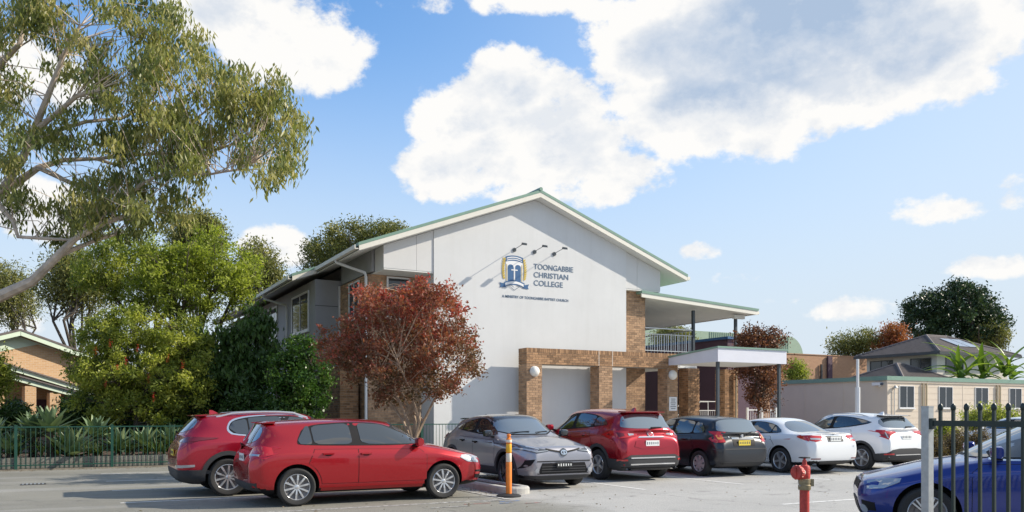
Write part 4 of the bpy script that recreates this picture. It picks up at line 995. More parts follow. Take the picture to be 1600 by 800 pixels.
    def finish(s):
        S = s.S; WB = s.WBh; W = s.W2
        s.wheels()
        dlo = S['dlo']
        if S.get('dlo_trim'):
            c = (sum(p[0] for p in dlo)/len(dlo), sum(p[1] for p in dlo)/len(dlo))
            big = [(p[0]+.035*(1 if p[0] > c[0] else -1), p[1]+.022*(1 if p[1] > c[1] else -1)) for p in dlo]
            s.both('window_trim', [('side', chaikin(big, 2))], S['dlo_trim'], .003)
        s.both('window_surround', [('side', chaikin(dlo, 2))], 'trim_black', .006)
        ins = []
        cx = sum(p[0] for p in dlo)/len(dlo); cz = sum(p[1] for p in dlo)/len(dlo)
        for p in dlo: ins.append((p[0]+(-.022 if p[0] > cx else .022), p[1]+(-.02 if p[1] > cz else .02)))
        cuts = S['cuts']   # (x at belt, x at roof, width)
        edges = [None]+cuts+[None]
        for k in range(len(edges)-1):   # from the rear
            P = ins
            if edges[k] is not None:
                xb, xt, wd = edges[k]; z0, z1 = .9, 1.45; m_ = (xt-xb)/(z1-z0); P = clip(P, -1, m_, -(xb+wd/2-m_*z0))
            if edges[k+1] is not None:
                xb, xt, wd = edges[k+1]; z0, z1 = .9, 1.45; m_ = (xt-xb)/(z1-z0); P = clip(P, 1, -m_, xb-wd/2-m_*z0)
            if len(P) > 2: s.both('side_window', [('side', chaikin(P, 2, k=.12))], S.get('glass', 'car_glass'), .010)
        # doors
        bl = lambda x: interp(S['belt'], x)-.045
        rad = s.ra+.05; zs = S.get('sill', .34); za = S['r']+.01
        xb, xf, xr = S['doors']
        fd = [(xb+.006, bl(xb)), (xf-.12, bl(xf-.1)), (xf, bl(xf)-.10), (xf, zs+.02), (xf-.04, zs), (xb+.006, zs)]
        rd = [(xr, bl(xr)), (xb-.006, bl(xb)), (xb-.006, zs)]
        ang = math.asin(max(-1, min(1, (zs-za)/rad)))
        rd.append((-WB+rad*math.cos(ang), zs))
        for t in np.linspace(ang, R(62), 6)[1:]: rd.append((-WB+rad*math.cos(t), za+rad*math.sin(t)))
        for nm, P, hx in (('front_door', fd, xb+.13), ('rear_door', rd, xr+.22)):
            c = (sum(p[0] for p in P)/len(P), sum(p[1] for p in P)/len(P))
            for sg in (1, -1):
                big = [(p[0]+.007*np.sign(p[0]-c[0]), p[1]+.007*np.sign(p[1]-c[1])) for p in P]
                s.patch('door_seam', [('side', big)], 'trim_black', .0012, sg=sg, th=.004)
                d = s.patch('door', [('side', P)], S['paint'], .004, sg=sg, th=.004)
                z = bl(hx)-S.get('hdl', .075); p, nr = s.ray('side', hx, z, sg)
                if p is not None:
                    y = p.y
                    hd = MB().hexa([(hx-.10, y-.002*sg, z-.014), (hx+.10, y-.002*sg, z-.014), (hx+.09, y+.042*sg, z-.010), (hx-.09, y+.042*sg, z-.010), (hx-.10, y-.002*sg, z+.016), (hx+.10, y-.002*sg, z+.016), (hx+.09, y+.042*sg, z+.012), (hx-.09, y+.042*sg, z+.012)])
                    s.raw(hd, 'handle', S.get('handle', S['paint']), d, False)
                    s.patch('handle_recess', [('side', chaikin([(hx-.06, z-.035), (hx+.06, z-.035), (hx+.05, z+.008), (hx-.05, z+.008)], 2))], 'trim_black', .0055, d, sg=sg, th=.002)
        # mirrors
        mx, mz = S['mirror']
        for sg in (1, -1):
            p, nr = s.ray('side', mx, mz-.06, sg); y = p.y if p is not None else W*.9*sg
            mb = MB().hexa([(mx-.05, y-.02*sg, mz-.06), (mx+.07, y-.02*sg, mz-.06), (mx+.05, y+.06*sg, mz-.03), (mx-.05, y+.06*sg, mz-.03), (mx-.05, y-.02*sg, mz-.02), (mx+.07, y-.02*sg, mz-.02), (mx+.05, y+.06*sg, mz+.0), (mx-.05, y+.06*sg, mz+.0)])
            o = s.raw(mb, 'mirror', 'trim_black', None, False)
            prof = [(0, .0), (.05, .01), (.075, .05), (.07, .13), (.045, .19), (0, .20)]
            sh = MB()
            for k, (t, yy) in enumerate(((.7, .03), (1., .06), (1., .16), (.8, .21))):
                for a in range(10):
                    w_ = 2*math.pi*a/10; ex = math.copysign(abs(math.cos(w_))**.7, math.cos(w_)); ez = math.copysign(abs(math.sin(w_))**.7, math.sin(w_))
                    sh.v.append((mx+.02+(.085 if ex > 0 else .055)*ex*t, y+sg*yy, mz+.035+.075*ez*t))
            for k in range(3):
                for a in range(10): sh.f.append([k*10+a, k*10+(a+1) % 10, (k+1)*10+(a+1) % 10, (k+1)*10+a]); sh.m.append(0)
            sh.f += [list(range(10)), list(range(30, 40))]; sh.m += [0, 0]
            s.raw(sh, 'mirror_shell', S.get('mirror_mat', S['paint']), o)
        # glass front and rear
        s.patch('windscreen_surround', [('front', chaikin(S['ws'], 1))], 'trim_black', .003)
        s.patch('windscreen', [('front', chaikin([(p[0]*.965, p[1]+(.02 if p[1] < 1.2 else -.018)) for p in S['ws']], 1))], S.get('ws_glass', 'car_glass_light'), .006)
        if 'rw' in S:
            v = S.get('rw_view', 'rear')
            s.patch('rear_window', [(v, chaikin(S['rw'], 2))], S.get('rw_glass', 'car_glass_light'), .006)
        # lower trims
        if S.get('clad'):
            for x in (WB, -WB):
                R1, R2 = s.ra-.004, s.ra+S['clad']; P = [(x+R2*math.cos(R(t)), za+R2*math.sin(R(t))) for t in np.linspace(-8, 188, 26)]+[(x+R1*math.cos(R(t)), za+R1*math.sin(R(t))) for t in np.linspace(188, -8, 26)]
                s.both('arch_cladding', [('side', P)], 'plastic_dark', .014, th=.03)
            s.both('sill_cladding', [('side', [(-WB+s.ra+.02, S.get('zb', .19)+.05), (WB-s.ra-.02, S.get('zb', .19)+.05), (WB-s.ra-.03, zs-.01), (-WB+s.ra+.03, zs-.01)])], 'plastic_dark', .012, th=.03)
        else:
            s.both('sill', [('side', [(-WB+s.ra+.03, S.get('zb', .19)+.055), (WB-s.ra-.03, S.get('zb', .19)+.055), (WB-s.ra-.03, zs-.055), (-WB+s.ra+.03, zs-.055)])], S.get('sill_mat', S['paint']), .010)
        if S.get('extras'): S['extras'](s)
    # small helpers used by the extras
    def plate(s, view, y, z, m, w=.186, h=.062, marks='ink', lift=.012):
        p, n = s.ray(view, y, z); sx = -1 if view == 'rear' else 1
        x = p.x+sx*lift
        mb = MB().box(min(x, x+sx*.012), max(x, x+sx*.012), y-w, y+w, z-h, z+h); o = s.raw(mb, 'number_plate', m, None, False)
        rg = random.Random(int(w*1e4+z*100)); k = 0
        for q in np.linspace(-.78, .78, 6):
            xx = x+sx*.0125; hh = h*rg.uniform(.45, .6)
            s.raw(MB().box(min(xx, xx+sx*.002), max(xx, xx+sx*.002), y+q*w-.011, y+q*w+.011, z-hh*.85, z+hh*.85), 'plate_mark', marks, o, False)
        return o
    def fin(s, x, m):
        p, n = s.ray('top', x, 0); z = p.z-.01
        s.raw(MB().hexa([(x-.09, -.03, z), (x+.10, -.025, z), (x+.10, .025, z), (x-.09, .03, z), (x-.09, -.006, z+.075), (x-.03, -.006, z+.07), (x-.03, .006, z+.07), (x-.09, .006, z+.075)]), 'roof_fin', m, None, False)
    def spoiler(s, m, x0, z, w, l=.16, t=.035, drop=.02):
        z = s.ray('top', x0+.03, 0)[0].z+.004; w = w*.97
        s.raw(MB().hexa([(x0-l, -w*.94, z-drop-t*.4), (x0+.05, -w, z-t), (x0+.05, w, z-t), (x0-l, w*.94, z-drop-t*.4), (x0-l, -w*.94, z-drop), (x0+.05, -w, z), (x0+.05, w, z), (x0-l, w*.94, z-drop)]), 'spoiler', m, None, False)
    def rail(s, x0, x1, y, r, m, lift=.03):
        for q in (1, -1):
            P = [s.ray('top', x, q*y)[0] for x in np.linspace(x0, x1, 7)]
            s.raw(MB().tube([tuple(p + Vector((0, 0, lift if 0 < i < 6 else -.01))) for i, p in enumerate(P)], r, 8), 'roof_rail', m)
    def wiper(s, y0, y1, z0, z1):
        a, n0 = s.ray('rear', y0, z0); b, n1 = s.ray('rear', y1, z1)
        s.raw(MB().tube([a+n0*.03, (a+b)/2+n0*.035, b+n1*.02], [.018, .012, .008], 6), 'wiper', 'trim_black')
    def disc(s, view, y, z, r, m, name, off=.008, parent=None):
        return s.patch(name, [(view, [(y+r*math.cos(t), z+r*math.sin(t)) for t in np.linspace(0, 2*math.pi, 15)[:-1]])], m, off, parent, grid=.05)
def sym(P): return P+[(-y, z) for y, z in P[::-1]]
def rect(y0, y1, z0, z1): return [(y0, z0), (y1, z0), (y1, z1), (y0, z1)]
# ---- small red hatchback
def golf_x(c):
    [c.patch('taillight', [('side', [(-1.99,.80),(-1.70,.86),(-1.72,.97),(-1.86,1.0),(-2.0,.99)])], 'lamp_red', .010, sg=sg) for sg in (1, -1)]; c.mir('taillight_inner', 'rear', [(.86,.79),(.48,.82),(.48,.97),(.80,.99),(.86,.97)], 'lamp_red', .008)
    c.mir('taillight_band', 'rear', rect(.50, .80, .835, .865), 'lamp_clear', .014)
    for sg in (1, -1): c.patch('headlight', [('side', [(2.06,.63),(1.80,.66),(1.64,.74),(1.68,.785),(1.90,.775),(2.06,.73)])], 'lamp_clear', .010, sg=sg)
    c.patch('grille', [('front', sym([(.50,.63),(.50,.72)]))], 'trim_black', .008)
    c.patch('lower_grille', [('front', sym([(.55,.27),(.50,.44)]))], 'trim_black', .008)
    c.both('side_intake', [('side', [(2.11,.34),(1.96,.36),(1.96,.42),(2.10,.42)]), ], 'trim_black', .008)
    c.both('side_intake', [('side', [(2.12,.46),(1.97,.47),(1.97,.50),(2.12,.50)]), ], 'trim_black', .008)
    c.plate('rear', 0, .80, 'plate_white'); c.spoiler('paint_red', -1.66, 1.385, .58, .13); c.wiper(0, .32, 1.0, 1.02)
    c.patch('rear_bumper_trim', [('rear', sym([(.76,.27),(.80,.40)]))], 'plastic_dark', .008)
golf = dict(paint='paint_red', W=1.79, WB=2.637, FO=.84, RO=.77, r=.318, hood=(0,.835), cowl=(1.12,1.0), hdr=(.36,1.41), peak=(-.25,1.462), rr=(-1.74,1.395), tail=(-1.98,.985),
    belt=[(-1.9,.985),(-.5,.975),(1.1,.945)], tail_z=(.28,.90), nose_z=(.25,.765), lean=.04, nw=.72, rim=.70, spokes=10, rim_kind='thin', sill=.36, hfo=.30,
    dlo=[(-1.27,1.0),(-1.31,1.07),(-1.16,1.335),(-.35,1.39),(.22,1.36),(.62,1.20),(1.06,.975)], cuts=[(-1.02,-1.08,.03),(-.27,-.33,.15),(.78,.2,.012)],
    doors=(-.27,.98,-1.02), mirror=(.78,1.0), ws=sym([(.70,1.02),(.56,1.385)]), rw=sym([(.58,1.03),(.50,1.345)]), extras=golf_x, glass='car_glass')
golf['cuts'] = golf['cuts'][:2]
# ---- red suv with chrome window line
def kia_x(c):
    c.both('taillight', [('side', [(-2.13,1.0),(-1.52,1.07),(-1.50,1.085),(-2.0,1.10),(-2.14,1.08)])], 'lamp_dark_red', .012); c.mir('taillight_inner', 'rear', [(.86,.99),(.40,1.0),(.40,1.07),(.86,1.09)], 'lamp_dark_red', .010)
    c.both('bumper_lamp', [('side', [(-2.16,.54),(-1.92,.56),(-1.92,.60),(-2.16,.59)])], 'lamp_clear', .014); c.mir('bumper_lamp', 'rear', rect(.55,.84,.54,.59), 'lamp_clear', .012)
    c.patch('rear_bumper', [('rear', sym([(.90,.24),(.90,.50)]))], 'plastic_dark', .012)
    c.both('rear_bumper_side', [('side', [(-2.2,.24),(-1.80,.24),(-1.76,.50),(-2.2,.50)])], 'plastic_dark', .013)
    c.plate('rear', 0, .80, 'plate_yellow'); c.fin(-1.45, 'paint_crimson'); c.spoiler('paint_crimson', -1.72, 1.545, .60, .15); c.wiper(0, .35, 1.16, 1.18)
    c.rail(.22, -1.5, .58, .022, 'alloy', .035)
    for sg in (1, -1): c.patch('headlight', [('side', [(2.05,.82),(1.55,.96),(1.62,1.0),(2.0,.93)])], 'lamp_clear', .01, sg=sg)
kia = dict(paint='paint_crimson', W=1.855, WB=2.67, FO=.91, RO=.90, r=.352, hood=(0,.93), cowl=(.98,1.09), hdr=(.22,1.54), peak=(-.35,1.60), rr=(-1.74,1.515), tail=(-2.10,1.12),
    belt=[(-1.9,1.13),(-.5,1.10),(1.0,1.04)], tail_z=(.30,1.02), nose_z=(.28,.84), lean=.05, clad=.075, sill=.42, rim=.70, spokes=10, rim_kind='thin', zb=.22,
    dlo=[(-1.18,1.13),(-1.33,1.24),(-1.24,1.40),(-.9,1.475),(-.3,1.50),(.15,1.46),(.85,1.08)], cuts=[(-.92,-.96,.03),(-.2,-.26,.14)], dlo_trim='chrome', handle='chrome',
    doors=(-.2,.85,-.98), mirror=(.68,1.12), ws=sym([(.72,1.12),(.58,1.50)]), rw=sym([(.62,1.17),(.52,1.46)]), extras=kia_x)
# ---- grey crossover seen from the front
def chr_x(c):
    c.patch('roof_panel', [('top', sym([(.30,.56),(-1.62,.52)]) if False else [(.28,-.60),(.34,0),(.28,.60),(-1.55,.56),(-1.60,0),(-1.55,-.56)])], 'paint_roof_black', .006)
    for sg in (1, -1):
        c.patch('headlight', [('front', [(sg*.88,.92),(sg*.84,.80),(sg*.62,.735),(sg*.34,.775),(sg*.36,.80),(sg*.62,.84),(sg*.78,.915)])], 'lamp_smoke', .010, sg=sg)
        c.patch('running_light', [('front', [(sg*.85,.82),(sg*.63,.752),(sg*.36,.782),(sg*.36,.792),(sg*.62,.772),(sg*.82,.845)])], 'lamp_clear', .016, sg=sg)
        c.patch('headlight_reflector', [('front', [(sg*.70,.845),(sg*.55,.80),(sg*.55,.83),(sg*.70,.87)])], 'lamp_clear', .016, sg=sg)
        c.patch('grille_bar', [('front', [(sg*.40,.80),(sg*.02,.73),(sg*.02,.76),(sg*.40,.83)])], 'trim_black', .012)
        c.patch('side_intake', [('front', [(sg*.80,.60),(sg*.66,.62),(sg*.78,.42),(sg*.84,.42)])], 'trim_black', .010, sg=sg)
        c.disc('front', sg*.62, .40, .045, 'lamp_clear', 'fog_light', .02)
        c.patch('bumper_blade', [('front', [(sg*.86,.40),(sg*.72,.33),(sg*.56,.34),(sg*.66,.52),(sg*.70,.52)])], 'paint_grey', .014, sg=sg)
    c.patch('lower_grille', [('front', sym([(.60,.32),(.50,.54)]))], 'trim_black', .008)
    for z in (.36, .41, .46): c.patch('grille_slat', [('front', sym([(.52,z),(.51,z+.018)]))], 'plastic_dark', .014)
    c.patch('front_lip', [('front', sym([(.80,.20),(.82,.29)]))], 'plastic_dark', .016)
    c.patch('bumper_line', [('front', sym([(.62,.565),(.62,.585)]))], 'trim_black', .012)
    e = c.disc('front', 0, .745, .08, 'lamp_smoke', 'emblem', .020)
    c.patch('emblem_ring', [('front', [(.072*math.cos(t), .745+.046*math.sin(t)) for t in np.linspace(0, 2*math.pi, 17)[:-1]])], 'chrome', .024, e)
    c.patch('emblem_centre', [('front', [(.050*math.cos(t), .745+.030*math.sin(t)) for t in np.linspace(0, 2*math.pi, 17)[:-1]])], 'lamp_smoke', .027, e)
    c.patch('emblem_bar', [('front', rect(-.012,.012,.71,.78))], 'chrome', .029, e)
    c.plate('front', 0, .50, 'plate_black', .186, .052, 'plate_white', .03)
    c.fin(-1.25, 'paint_roof_black'); c.spoiler('paint_roof_black', -1.5, 1.42, .54, .22)
    c.both('taillight', [('side', [(-2.02,.90),(-1.72,.99),(-1.75,1.06),(-2.02,1.02)])], 'lamp_dark_red', .03)
    for y0, y1 in ((.1,.5),(-.45,-.02)):
        a = c.ray('front', y0, 1.10); b = c.ray('front', y1, 1.13); c.raw(MB().tube([a[0]+a[1]*.03, b[0]+b[1]*.02], .009, 6), 'wiper', 'trim_black')
chr_ = dict(paint='paint_grey', W=1.795, WB=2.64, FO=.90, RO=.82, r=.345, hood=(0,.90), cowl=(.92,1.055), hdr=(.15,1.49), peak=(-.35,1.545), rr=(-1.50,1.42), tail=(-1.96,1.05), wr=.70,
    belt=[(-1.9,1.14),(-.9,1.06),(1.0,1.0)], tail_z=(.32,.95), nose_z=(.22,.84), nw=.74, clad=.06, sill=.42, rim=.72, spokes=5, rim_kind='twin', rim_mat='alloy_dark', zb=.21,
    dlo=[(-1.30,1.17),(-1.20,1.24),(-.75,1.38),(-.25,1.435),(.08,1.41),(.78,1.03)], cuts=[(-.85,-.95,.05),(-.22,-.28,.12)],
    doors=(-.2,.85,-.95), mirror=(.64,1.07), mirror_mat='paint_roof_black', ws=sym([(.76,1.07),(.57,1.455)]), ws_glass='car_glass_light', rw=sym([(.5,1.12),(.44,1.38)]), extras=chr_x, handle='trim_black', hfo=.40)
# ---- deep red suv, tail to the aisle
def cx5_x(c):
    for sg in (1, -1):
        c.patch('taillight', [('rear', [(sg*.90,.96),(sg*.90,1.14),(sg*.60,1.11),(sg*.36,1.06),(sg*.40,1.03),(sg*.62,.99)]), ('side', [(-2.14,.97),(-1.78,1.08),(-1.78,1.14),(-2.12,1.14)])], 'lamp_red', .012, sg=sg)
        c.patch('taillight_core', [('rear', [(sg*.60,1.02),(sg*.60,1.09),(sg*.46,1.07),(sg*.46,1.04)])], 'lamp_clear', .018, sg=sg)
        c.patch('taillight_core', [('rear', [(sg*.82,1.0),(sg*.82,1.10),(sg*.70,1.08),(sg*.70,1.02)])], 'lamp_dark_red', .018, sg=sg)
        c.patch('reflector', [('rear', rect(min(sg*.70,sg*.86), max(sg*.70,sg*.86), .47, .51))], 'lamp_red', .022, sg=sg)
        c.raw(MB().lathe([(.045,0),(.045,.12),(.035,.12),(.035,0)], 16, 'X', (-2.22, sg*.62, .30)), 'exhaust', 'chrome')
    c.patch('garnish', [('rear', sym([(.38,.985),(.33,1.01)]))], 'chrome', .016)
    c.patch('tailgate_recess', [('rear', chaikin(sym([(.52,.74),(.42,.965)]), 1))], 'paint_soul_red', .010)
    e = c.patch('emblem', [('rear', [(.085*math.cos(t), 1.06+.068*math.sin(t)) for t in np.linspace(0, 2*math.pi, 19)[:-1]])], 'chrome', .018)
    c.patch('emblem_field', [('rear', [(.066*math.cos(t), 1.06+.05*math.sin(t)) for t in np.linspace(0, 2*math.pi, 19)[:-1]])], 'paint_soul_red', .021, e)
    c.patch('emblem_wing', [('rear', [(-.068,1.075),(-.04,1.085),(0,1.052),(.04,1.085),(.068,1.075),(.03,1.06),(0,1.035),(-.03,1.06)])], 'chrome', .024, e)
    c.patch('rear_bumper', [('rear', sym([(.92,.24),(.92,.46),(.62,.60)]))], 'plastic_dark', .012)
    c.both('rear_bumper_side', [('side', [(-2.3,.26),(-1.80,.26),(-1.76,.52),(-2.3,.50)])], 'plastic_dark', .013)
    for z in (.52, .38): c.patch('bumper_bar', [('rear', sym([(.62,z),(.62,z+.028)]))], 'chrome', .026)
    c.plate('rear', 0, .86, 'plate_white'); c.fin(-1.5, 'paint_soul_red'); c.spoiler('paint_soul_red', -1.78, 1.605, .60, .20, .04); c.wiper(0, -.34, 1.19, 1.205)
cx5 = dict(paint='paint_soul_red', W=1.84, WB=2.70, FO=.90, RO=.94, r=.355, hood=(0,.97), cowl=(.98,1.12), hdr=(.22,1.61), peak=(-.35,1.675), rr=(-1.80,1.585), tail=(-2.14,1.15), wr=.72,
    belt=[(-1.9,1.19),(-.5,1.14),(1.0,1.06)], tail_z=(.30,1.03), nose_z=(.28,.88), lean=.06, clad=.07, sill=.42, rim=.64, spokes=5, rim_kind='wide', zb=.23, rw_glass='car_glass_light',
    dlo=[(-1.62,1.25),(-1.50,1.36),(-1.15,1.49),(-.5,1.55),(.1,1.53),(.88,1.09)], cuts=[(-.98,-1.12,.04),(-.2,-.26,.14)],
    doors=(-.2,.88,-1.0), mirror=(.68,1.15), ws=sym([(.74,1.15),(.60,1.57)]), rw=chaikin(sym([(.70,1.19),(.66,1.30),(.56,1.52)]), 1), extras=cx5_x)
# ---- black hatchback
def cor_x(c):
    for sg in (1, -1):
        c.patch('taillight', [('rear', [(sg*.86,.82),(sg*.86,1.10),(sg*.62,1.09),(sg*.58,.84)]), ('side', [(-1.97,.83),(-1.80,.86),(-1.78,1.08),(-1.95,1.09)])], 'lamp_red', .014, sg=sg)
        c.patch('taillight_lens', [('rear', [(sg*.74,.90),(sg*.74,1.0),(sg*.63,1.0),(sg*.62,.90)])], 'lamp_amber', .020, sg=sg)
    c.plate('rear', 0, .82, 'plate_yellow'); c.patch('plate_recess', [('rear', sym([(.34,.74),(.36,.90)]))], 'trim_black', .006)
    c.patch('tailgate_strip', [('rear', sym([(.36,.915),(.36,.94)]))], 'chrome', .014)
    c.patch('bumper_line', [('rear', sym([(.82,.66),(.84,.685)]))], 'plastic_dark', .010)
    c.patch('bumper_lower', [('rear', sym([(.74,.26),(.76,.36)]))], 'plastic_dark', .010)
    e = c.disc('rear', 0, .985, .05, 'chrome', 'emblem', .012); c.wiper(.02, -.32, 1.045, 1.075)
    c.disc('rear', .42, .96, .02, 'chrome', 'model_badge', .010)
cor = dict(paint='paint_black', W=1.73, WB=2.60, FO=.86, RO=.74, r=.312, hood=(0,.80), cowl=(.95,1.01), hdr=(.20,1.44), peak=(-.35,1.50), rr=(-1.58,1.42), tail=(-1.90,1.045), wr=.74,
    belt=[(-1.9,1.03),(-.5,1.01),(1.0,.95)], tail_z=(.30,.92), nose_z=(.25,.72), lean=.05, sill=.34, rim=.66, spokes=7, rim_kind='cap', rim_mat='hubcap',
    dlo=[(-1.42,1.04),(-1.44,1.12),(-1.28,1.32),(-.5,1.40),(.05,1.38),(.85,.98)], cuts=[(-1.0,-1.06,.05),(-.25,-.31,.13)], glass='car_glass',
    doors=(-.25,.86,-1.0), mirror=(.64,1.02), ws=sym([(.70,1.03),(.58,1.40)]), rw=chaikin(sym([(.66,1.075),(.62,1.2),(.54,1.385)]), 1), extras=cor_x)
# ---- white sedan
def acc_x(c):
    for sg in (1, -1):
        c.patch('taillight', [('rear', [(sg*.90,.87),(sg*.90,.985),(sg*.44,.965),(sg*.44,.86),(sg*.70,.82)]), ('side', [(-2.26,.83),(-1.90,.93),(-1.90,.955),(-2.24,.985)])], 'lamp_red', .012, sg=sg)
        c.patch('taillight_lens', [('rear', [(sg*.78,.87),(sg*.78,.91),(sg*.52,.90),(sg*.56,.86)])], 'lamp_clear', .018, sg=sg)
        c.patch('bumper_reflector', [('rear', rect(min(sg*.55,sg*.80), max(sg*.55,sg*.80), .385, .41))], 'lamp_dark_red', .012, sg=sg)
        c.raw(MB().lathe([(.05,0),(.05,.14),(.04,.14),(.04,0)], 16, 'X', (-2.33, sg*.60, .27)), 'exhaust', 'chrome')
    c.patch('boot_strip', [('rear', sym([(.43,.955),(.43,.985)]))], 'chrome', .014)
    c.patch('plate_recess', [('rear', sym([(.27,.82),(.29,.95)]))], 'plastic_dark', .008)
    c.plate('rear', 0, .885, 'plate_white', lift=.014)
    e = c.disc('rear', 0, 1.015, .035, 'chrome', 'emblem', .012)
    c.patch('rear_skirt', [('rear', sym([(.56,.27),(.58,.34)]))], 'plastic_dark', .008)
    c.disc('rear', -.62, .70, .018, 'alloy', 'model_badge', .008)
acc = dict(paint='paint_white', W=1.84, WB=2.705, FO=.95, RO=1.06, r=.325, hood=(0,.77), cowl=(1.02,.975), hdr=(.28,1.37), peak=(-.30,1.435), rr=(-1.02,1.375), tail=(-1.72,1.035), deck=(-2.28,1.035), wr=.68,
    belt=[(-1.9,1.0),(-.5,.97),(1.0,.93)], tail_z=(.30,.92), nose_z=(.25,.68), lean=.02, sill=.34, rim=.70, spokes=5, rim_kind='wide', rim_mat='alloy', xl_rr=-1.15, xl_tail=-1.72, wtail=.70, rr_crease=.15,
    dlo=[(-1.32,1.02),(-1.28,1.08),(-.98,1.25),(-.5,1.325),(.1,1.31),(.88,.96)], cuts=[(-.98,-1.02,.03),(-.2,-.26,.12)],
    doors=(-.2,.9,-1.0), mirror=(.68,.985), ws=sym([(.74,1.0),(.60,1.34)]), rw=[(-1.08,-.54),(-1.10,0),(-1.08,.54),(-1.68,.66),(-1.74,0),(-1.68,-.66)], rw_view='top', rw_glass='car_glass_light', extras=acc_x, handle='trim_black')
# ---- white crossover
def hrv_x(c):
    for sg in (1, -1):
        c.patch('taillight', [('rear', [(sg*.90,1.07),(sg*.36,1.05),(sg*.36,1.01),(sg*.60,.95),(sg*.72,.84),(sg*.90,.96)]), ('side', [(-2.10,.90),(-1.72,1.06),(-1.74,1.09),(-2.10,1.08)])], 'lamp_red', .012, sg=sg)
        c.patch('taillight_lens', [('rear', [(sg*.82,.97),(sg*.66,1.0),(sg*.62,.965),(sg*.72,.875)])], 'lamp_dark_red', .018, sg=sg)
        c.patch('taillight_rib', [('rear', [(sg*.74,.88),(sg*.71,.87),(sg*.70,1.03),(sg*.72,1.03)])], 'lamp_clear', .022, sg=sg)
        c.patch('reflector', [('rear', rect(min(sg*.56,sg*.80), max(sg*.56,sg*.80), .44, .475))], 'lamp_red', .022, sg=sg)
    c.patch('garnish', [('rear', sym([(.36,1.015),(.36,1.035)]))], 'chrome', .014)
    c.patch('rear_bumper', [('rear', chaikin(sym([(.90,.30),(.86,.44),(.56,.60)]), 1))], 'plastic_dark', .012)
    c.both('rear_bumper_side', [('side', [(-2.15,.28),(-1.74,.28),(-1.72,.46),(-2.15,.50)])], 'plastic_dark', .013)
    c.patch('bumper_strip', [('rear', sym([(.50,.42),(.50,.44)]))], 'chrome', .022)
    c.plate('rear', 0, .90, 'plate_white'); c.fin(-1.25, 'paint_pearl'); c.spoiler('paint_roof_black', -1.60, 1.50, .56, .20, .03); c.spoiler('paint_pearl', -1.52, 1.515, .57, .20, .02, .015); c.wiper(0, -.32, 1.145, 1.16)
    c.rail(.1, -1.3, .56, .014, 'alloy', .025)
hrv = dict(paint='paint_pearl', W=1.77, WB=2.61, FO=.87, RO=.82, r=.338, hood=(0,.93), cowl=(.95,1.08), hdr=(.18,1.515), peak=(-.30,1.575), rr=(-1.60,1.485), tail=(-1.98,1.11), wr=.70,
    belt=[(-1.9,1.16),(-.8,1.12),(1.0,1.02)], tail_z=(.32,1.0), nose_z=(.26,.84), lean=.06, clad=.06, sill=.42, rim=.70, spokes=5, rim_kind='wide', zb=.21,
    dlo=[(-1.58,1.27),(-1.25,1.37),(-.7,1.45),(-.1,1.455),(.80,1.05),(-.7,1.13)], cuts=[(-.22,-.30,.12)],
    doors=(-.22,.85,-.95), mirror=(.66,1.10), ws=sym([(.72,1.10),(.58,1.48)]), rw=chaikin(sym([(.62,1.14),(.66,1.24),(.55,1.42)]), 1), extras=hrv_x)
# ---- blue hatchback behind the security fence
def blu_x(c):
    for sg in (1, -1):
        c.patch('headlight', [('side', [(1.98,.60),(1.80,.62),(1.62,.70),(1.60,.745),(1.80,.735),(1.97,.69)])], 'lamp_clear', .012, sg=sg)
        c.patch('taillight', [('side', [(-2.0,.80),(-1.74,.84),(-1.76,.98),(-1.98,.99)])], 'lamp_red', .012, sg=sg)
        c.disc('front', sg*.66, .36, .05, 'lamp_clear', 'fog_light', .015)
    c.patch('grille', [('front', sym([(.44,.58),(.46,.68)]))], 'trim_black', .010); c.patch('lower_grille', [('front', sym([(.56,.28),(.50,.44)]))], 'trim_black', .010)
    c.both('fog_recess', [('side', [(2.02,.34),(1.88,.34),(1.90,.44),(2.04,.46)])], 'trim_black', .009)
    c.spoiler('paint_blue', -1.66, 1.385, .56, .2)
blu = dict(golf, paint='paint_blue', W=1.78, WB=2.64, FO=.76, RO=.78, nw=.60, hood=(0,.79), cowl=(.86,1.0), hdr=(.02,1.42), peak=(-.40,1.47), rr=(-1.65,1.40), tail=(-1.95,1.02),
    belt=[(-1.9,1.04),(-.5,1.01),(1.0,.97)], nose_z=(.25,.71), rim=.70, spokes=5, rim_kind='twin', r=.325, dlo=[(-1.32,1.05),(-1.34,1.10),(-1.10,1.33),(-.45,1.39),(.02,1.35),(.42,1.17),(.88,.985)],
    cuts=[(-1.02,-1.08,.03),(-.27,-.33,.14),(.62,.60,.035)], dlo_trim='chrome', extras=blu_x, hfo=.36, mirror=(.56,1.05), doors=(-.27,.84,-1.02))
CARS = []
def park(name, label, S, u, v, rz): CARS.append(Car(name, label, S, (u, v, 0.002), rz))
park('red_hatchback', 'red five-door hatchback with ten-spoke wheels parked beside the orange post', golf, 4.765, 14.83, 0)
park('red_suv', 'crimson crossover with chrome window trim and silver roof rails beside the red hatchback', kia, 4.08, 17.2, 0)
park('grey_crossover', 'grey crossover with black roof parked nose out beside the kerb island', chr_, 8.97, 16.75, -math.pi/2)
park('deep_red_suv', 'deep red suv with silver bumper bars parked tail out before the brick pergola', cx5, 11.84, 17.6, math.pi/2)
park('black_hatchback', 'black hatchback with yellow number plate parked tail out', cor, 14.62, 17.35, math.pi/2)
park('white_sedan', 'white four-door sedan parked tail out between hatchback and crossover', acc, 17.28, 17.3, math.pi/2)
park('white_crossover', 'white crossover with black lower bumper parked tail out', hrv, 19.95, 16.95, math.pi/2)
